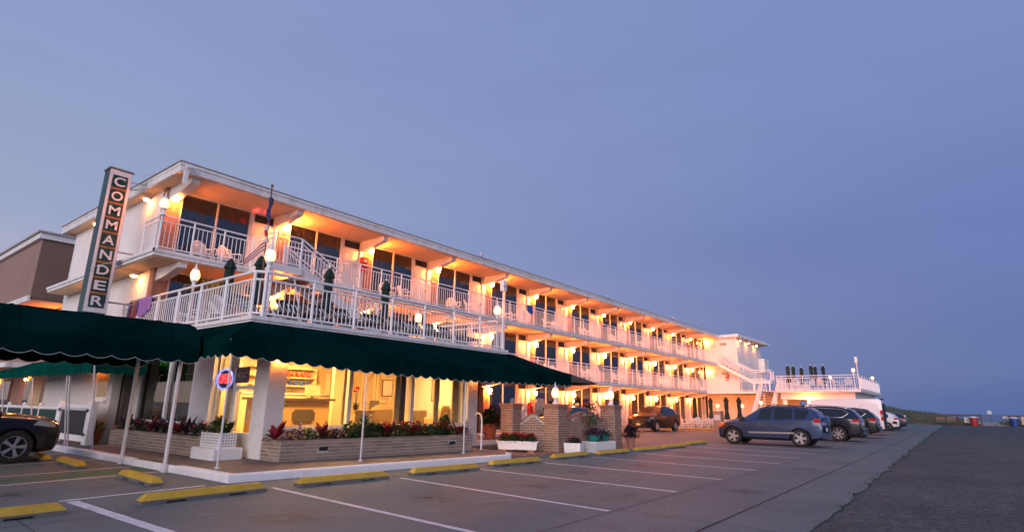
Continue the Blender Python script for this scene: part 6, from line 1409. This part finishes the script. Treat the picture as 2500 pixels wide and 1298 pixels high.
# --- black SUV by the galleries, nose towards the camera
CX = [(2.27, .36, .74, .84, .60, .66, .52), (2.18, .26, .86, .96, .78, .82, .64), (1.95, .23, .95, 1.04, .88, .90, .70), (1.45, .22, 1.0, 1.10, .91, .92, .72), (1.0, .22, 1.03, 1.14, .915, .925, .73), (.75, .22, 1.04, 1.26, .92, .93, .71), (.05, .22, 1.06, 1.60, .92, .93, .63), (-.5, .22, 1.08, 1.68, .92, .93, .62), (-1.3, .22, 1.11, 1.64, .915, .925, .61), (-1.85, .25, 1.14, 1.52, .90, .91, .60), (-2.15, .30, 1.10, 1.22, .87, .88, .66), (-2.24, .36, .82, .95, .83, .85, .66)]
cx_glass = [('front_window', [(.66, 1.10), (-.28, 1.12), (-.30, 1.56), (.06, 1.52)]), ('rear_door_window', [(-.36, 1.12), (-1.10, 1.15), (-1.14, 1.54), (-.36, 1.57)]), ('quarter_window', [(-1.2, 1.16), (-1.5, 1.20), (-1.5, 1.42), (-1.2, 1.52)])]
cxo = dict(spokes=7, door_lines=(.82, -.32, -1.2), handles=((-.12, .95), (-1.0, .98)), mirror_mat='carblack', patches=[('headlight', [(2.10, .80), (1.75, .86), (1.85, .94), (2.12, .89)], 'headlight')], boxes=[('grille', (2.255, 2.30, -.46, .46, .50, .80), 'plasticblack'), ('grille_trim', (2.285, 2.305, -.42, .42, .485, .51), 'chrome'), ('number_plate', (2.30, 2.315, -.16, .16, .40, .53), 'flower_yellow'), ('lower_intake', (2.22, 2.28, -.62, .62, .30, .40), 'plasticblack'), ('emblem', (2.30, 2.31, -.06, .06, .62, .70), 'chrome')])
make_car('parked_suv', 'black SUV facing the camera under the long gallery', 'car', (-16.95, 38.1, 0), -pi / 2 - .06, CX, 'carmaroon', (1.38, -1.32), .36, .80, cx_glass, ((.84, 1.16), (.08, 1.585)), ((-2.13, 1.18), (-1.86, 1.48)), cxo)
make_car('parked_car', 'dark car mostly hidden behind the curved brick walls', 'car', (-16.2, 25.4, 0), -pi / 2, HAT, 'carnavy', (1.30, -1.28), .33, .77, hat_glass, ((.88, 1.04), (.17, 1.45)), ((-1.98, 1.07), (-1.62, 1.40)), dict(boxes=lampbox(-2.06, -1.76, .66, .876, .90, 1.03, 'taillight')))
make_car('parked_suv', 'dark SUV cut off by the left edge, nose towards the kerb', 'car', (-18.72, 2.52, 0), pi / 2 - .04, CX, 'carmaroon', (1.38, -1.32), .37, .82, cx_glass, ((.84, 1.16), (.08, 1.585)), ((-2.13, 1.18), (-1.86, 1.48)), dict(spokes=5, split=True, door_lines=(.82, -.32), handles=((-.12, .95),), mirror_mat='carblack', patches=[('headlight', [(2.12, .80), (1.66, .86), (1.78, 1.0), (2.14, .93)], 'headlight')]))

# ================================================================== NEIGHBOUR AND LEFT PATIO
nb = thing('neighbour_building', 'brown stucco building with overhanging upper floor beyond the white motel', 'building', (-35, 7, 0), world=True)
MB().box(-70, -33.0, 6.6, 22, 5.95, 8.75).build('upper_wall', 'tanstucco', nb); MB().box(-32.999, -32.98, 6.62, 22, 5.96, 8.74).build('side_wall', 'brownstucco', nb)
MB().box(-71, -32.85, 6.45, 22.1, 8.755, 9.02).build('cornice', 'fascia', nb); MB().box(-71, -32.75, 6.35, 22.2, 9.022, 9.10).build('parapet_cap', 'roofing', nb)
MB().box(-71, -32.9, 6.5, 6.599, 5.80, 6.05).build('fascia', 'fascia', nb); MB().box(-70, -33.1, 6.62, 14, 5.90, 5.945).build('soffit', 'soffit', nb)
MB().box(-70, -33.6, 8.2, 22, 0, 5.89).build('lower_wall', 'tanstucco', nb); MB().box(-33.59, -33.3, 8.0, 9.2, 0, 5.89).build('pier', 'brownstucco', nb)
MB().box(-70, -31.0, 5.9, 8.19, 2.75, 2.95).build('porch_roof', 'fascia', nb); MB().box(-70, -31.1, 6.0, 8.1, 2.735, 2.749).build('porch_soffit', 'soffit', nb)
for k, x in enumerate((-36.5, -41.5, -46.5)):
    w = MB().box(x - 1.1, x + 1.1, 8.12, 8.199, .9, 2.5).build('window', 'brownstucco', nb); MB().box(x - 1.0, x - .03, 8.10, 8.119, 1.0, 2.4).build('pane', 'carglass', w, off=nb.location); MB().box(x + .03, x + 1.0, 8.10, 8.119, 1.0, 2.4).build('pane', 'carglass', w, off=nb.location)
for x in (-33.9, -39.0, -44.0): MB().box(x - .1, x + .1, 6.0, 6.2, 0, 2.735).build('porch_post', 'fascia', nb)
def porch_lamp(loc, label, rz=-pi / 2): LAN.put(loc, rz, label, 'neighbour porch lamps', (.4, .4, .4))
porch_lamp((-34.8, 8.08, 5.3), 'lit lamp under the overhang of the brown neighbour building'); porch_lamp((-37.5, 8.08, 2.45), 'lit lamp under the porch roof of the brown neighbour, right one'); porch_lamp((-43.5, 8.08, 2.45), 'lit lamp under the porch roof of the brown neighbour, left one')
# window and cladding on the white end wall above the patio
ew = thing('end_wall_window', 'small window with orange curtain in the white end wall by the gate', 'window', (-22.3, 6.84, 1.5)); MB().box(-.50, .50, -.03, 0, 0, 1.15).build('frame', 'rail', ew); MB().box(-.43, .43, -.036, -.0301, .07, 1.08).build('curtain', 'counterfront', ew); MB().box(-.43, .43, -.046, -.040, .07, 1.08).build('pane', 'clearglass', ew); MB().box(-.56, .56, -.10, 0, -.08, -.001).build('sill', 'rail', ew)
eb = thing('painted_brick_cladding', 'white painted brickwork on the ground floor of the end wall', 'wall', (-25, 6.83, 0), world=True)
o = brick_course_box(MB(), -28.79, -21.6, 6.848, 6.85, .15, 3.1, faces='y-', rr=rb).build('painted_bricks', 'paintbrick', eb); o['kind'] = 'stuff'
pt_ = thing('corner_post', 'orange lit timber post at the left end of the white brick wall', 'post', (-28.95, 6.6, 0)); MB().box(-.14, .14, -.14, .14, 0, 2.75).build('shaft', 'interior', pt_); MB().box(-.2, .2, -.2, .2, 2.55, 2.75).build('capital', 'interior', pt_)
# picket fence with green infill and the gate
def picket(name, label, x0, x1, y, h, green=True):
    t = thing(name, label, 'fence', (x1, y, .15), world=True); n = max(1, round((x1 - x0) / 2.3))
    for i in range(n + 1):
        x = lerp(x0, x1, i / n); MB().box(x - .06, x + .06, y - .06, y + .06, .15, .15 + h + .06).build('post', 'rail', t); MB().lathe([(.085, 0), (.085, .03), (.01, .07)], 4, (x, y, .15 + h + .061)).build('post_cap', 'rail', t)
    MB().box(x0, x1, y - .03, y + .03, .15 + h - .07, .15 + h).build('top_rail', 'rail', t); MB().box(x0, x1, y - .03, y + .03, .24, .32).build('bottom_rail', 'rail', t)
    k = int((x1 - x0) / .12)
    for i in range(k): x = lerp(x0 + .1, x1 - .1, i / max(1, k - 1)); MB().box(x - .018, x + .018, y - .015, y + .015, .321, .15 + h - .071).build('picket', 'rail', t)
    if green: MB().box(x0 + .06, x1 - .06, y - .05, y - .035, .35, .15 + h - .10).build('green_screen', 'teal_dark', t)
mat('teal_dark', (0.006, 0.045, 0.035), .7, var=.15, vs=3)
picket('patio_fence', 'white fence with dark green screen left of the gate', -33.0, -24.3, 6.3, 1.08)
gt = thing('patio_gate', 'white slatted gate with black hinges and dark screen', 'gate', (-22.4, 6.3, .15), world=True)
for x in (-24.05, -21.15): MB().box(x - .17, x + .17, 6.22, 6.40, .15, 1.42).build('gate_post', 'rail', gt)
MB().box(-23.85, -21.35, 6.27, 6.33, 1.22, 1.32).box(-23.85, -21.35, 6.27, 6.33, .22, .40).build('gate_frame', 'rail', gt)
for i in range(16): x = -23.78 + i * .157; MB().box(x - .03, x + .03, 6.28, 6.32, .401, 1.219).build('slat', 'rail', gt)
MB().box(-23.8, -21.4, 6.245, 6.26, .42, 1.15).build('screen', 'black', gt)
for x in (-23.95, -21.25):
    for z in (.45, 1.15): MB().box(x - .16, x + .16, 6.20, 6.219, z - .02, z + .02).box(x - .03, x + .03, 6.199, 6.216, z - .06, z + .06).build('hinge', 'black', gt)

# ================================================================== FAR RIGHT: BEACH END
fw = thing('white_picket_fence', 'short white vinyl fence at the end of the parked cars', 'fence', (-6.9, 85.5, 0), world=True)
MB().box(-8.6, -5.7, 85.47, 85.53, 1.0, 1.08).box(-8.6, -5.7, 85.47, 85.53, .12, .20).build('rail', 'rail', fw); MB().box(-5.74, -5.58, 85.42, 85.58, 0, 1.16).build('post', 'rail', fw)
for i in range(15): x = -8.5 + i * .19; MB().box(x - .025, x + .025, 85.48, 85.52, .2, 1.0).build('picket', 'rail', fw)
def wood_fence(label, pts, h, bays, name='boardwalk_fence'):
    t = thing(name, label, 'fence', (*pts[0], 0), world=True)
    for a, b in zip(pts[:-1], pts[1:]):
        a = Vector((*a, 0)); b = Vector((*b, 0)); d = (b - a).normalized(); n = Vector((-d.y, d.x, 0)) * .05; L = (b - a).length; k = max(1, round(L / bays))
        for i in range(k + 1):
            p = a.lerp(b, i / k); MB().box(p.x - .08, p.x + .08, p.y - .08, p.y + .08, -.1, h).build('post', 'wood', t)
        for z0, z1 in ((h - .16, h), (h - .16 - .45, h - .16 - .33), (.0, .24)):
            P = [a - n, b - n, b + n, a + n]; MB().hexa([p + Vector((0, 0, z0)) for p in P] + [p + Vector((0, 0, z1)) for p in P]).build('board', 'wood', t)
        m = MB(); k2 = int(L / .35)
        for i in range(k2): p = a.lerp(b, i / k2); m.tube(p + Vector((0, 0, .24)), p + Vector((0, 0, h - .17)), .012, 3, cap=False)
        o = m.build('wire_mesh', 'greywood', t); o['kind'] = 'stuff'
wood_fence('long weathered wooden fence between the car park and the dunes', [(-5.4, 97.0), (1.75, 97.2)], 1.35, 2.3)
wood_fence('weathered wooden fence right of the beach path', [(4.6, 97.4), (16, 97.8)], 1.3, 2.3)
rp_ = thing('ramp_rail', 'sloping timber rail beside the sandy beach path', 'handrail', (4.3, 98, 0)); MB().hexa([(-1.4, -.06, .0), (-1.3, -.06, .0), (.35, -.06, 1.25), (.25, -.06, 1.25), (-1.4, .06, .0), (-1.3, .06, .0), (.35, .06, 1.25), (.25, .06, 1.25)]).build('rail', 'wood', rp_); MB().box(.2, .34, -.08, .08, 0, 1.3).build('post', 'wood', rp_)
bk = thing('bench_frame', 'black two-bay bench frame before the wooden beach fence', 'bench', (-1.9, 96.2, 0))
for x in (-1.15, 0, 1.15): MB().box(x - .07, x + .07, -.07, .07, 0, 1.05).build('leg', 'black', bk)
for x in (-.57, .57): MB().box(x - .5, x + .5, -.02, .02, .62, 1.02).build('back_panel', 'brownstucco', bk)
MB().box(-1.2, 1.2, -.4, .0, .42, .47).build('seat', 'greywood', bk)
def barrel(loc, m, label):
    t = thing('trash_barrel', label, 'barrel', loc); MB().lathe([(.40, 0), (.42, .3), (.40, .32), (.42, .62), (.40, .64), (.42, .95), (.40, 1.0)], 18).build('drum', m, t, True); MB().lathe([(.44, 1.0), (.45, 1.06), (.2, 1.14)], 18).build('lid', 'rail', t, True)
barrel((.95, 96.0, 0), 'barrelred', 'red barrel with white lid at the left of the beach path'); barrel((4.9, 96.3, 0), 'barrelblue', 'blue barrel with white lid at the right of the beach path')
def notice(loc, w, h, z, m, label, lines=3):
    t = thing('notice_board', label, 'sign', loc); MB().box(-w / 2, w / 2, -.015, .015, z, z + h).build('panel', m, t)
    for i in range(lines): MB().box(-w * .36, w * .36, -.02, -.016, z + h * (.25 + .2 * i), z + h * (.31 + .2 * i)).build('text_line', 'greywood', t)
    MB().tube((0, .03, 0), (0, .03, z + h), .03, 6).build('post', 'wood', t)
notice((6.0, 96.4, 0), .75, .95, .25, 'posterpink', 'pinkish notice board beside the blue barrel'); notice((6.95, 96.5, 0), .75, .6, .55, 'paper', 'white notice board second right of the blue barrel'); notice((.25, 96.3, 0), .5, .65, .35, 'paper', 'pale notice board left of the red barrel')
notice((3.0, 108, 0), .45, .5, 1.45, 'paper', 'small white sign on a post out on the beach path', 0); notice((4.35, 99.5, 0), .7, .3, .9, 'paper', 'low white sign at the start of the beach path', 0)
# planting and pillar by the far patio
hp = thing('brick_pillar', 'low brick pillar with a white notice by the far patio', 'pillar', (-13.9, 42.2, 0), world=True); x, y = -13.9, 42.2
MB().box(x - .28, x + .28, y - .28, y + .28, 0, 1.3).build('core', 'mortar', hp)
brick_face(hp, (x - .28, y - .28), (x + .28, y - .28), .01, 1.3, PINK, H=.075, L=.2); brick_face(hp, (x + .28, y - .28), (x + .28, y + .28), .01, 1.3, PINK, H=.075, L=.2); MB().box(x - .32, x + .32, y - .32, y + .32, 1.301, 1.38).build('cap_course', PINK[2], hp); MB().box(x - .2, x + .22, y - .32, y - .3, .75, 1.12).build('notice', 'paper', hp)
bushy((-12.4, 42.6, 0), (1.2, .5), 1.05, 'leaf_dark', None, 'dark green hedge beside the far patio pillar', 1500, 0, leaf=.11, name='hedge')
bushy((-11.0, 43.6, 0), (.5, .5), 1.55, 'leaf', 'flower_red', 'tall flowering bush above the roof of the blue car', 500, 20, leaf=.12, fr=.08); bushy((-9.6, 44.2, 0), (.5, .5), 1.5, 'leaf', 'flower_red', 'flowering bush behind the roof of the blue car', 400, 16, leaf=.12, fr=.08)
RG = globe_proto('globe_lamp', .25, False)
RG.put((-13.9, 42.2, 1.38), 0, 'lit globe lamp on the low brick pillar by the far patio', 'far globe lamps'); RL.put((-12.7, 44.0, .35), 0, 'lit globe lamp above the hedge of the far patio', 'far globe lamps'); RL.put((-10.55, 40.8, .55), 0, 'bright globe lamp just above the windscreen of the blue car', 'far globe lamps')
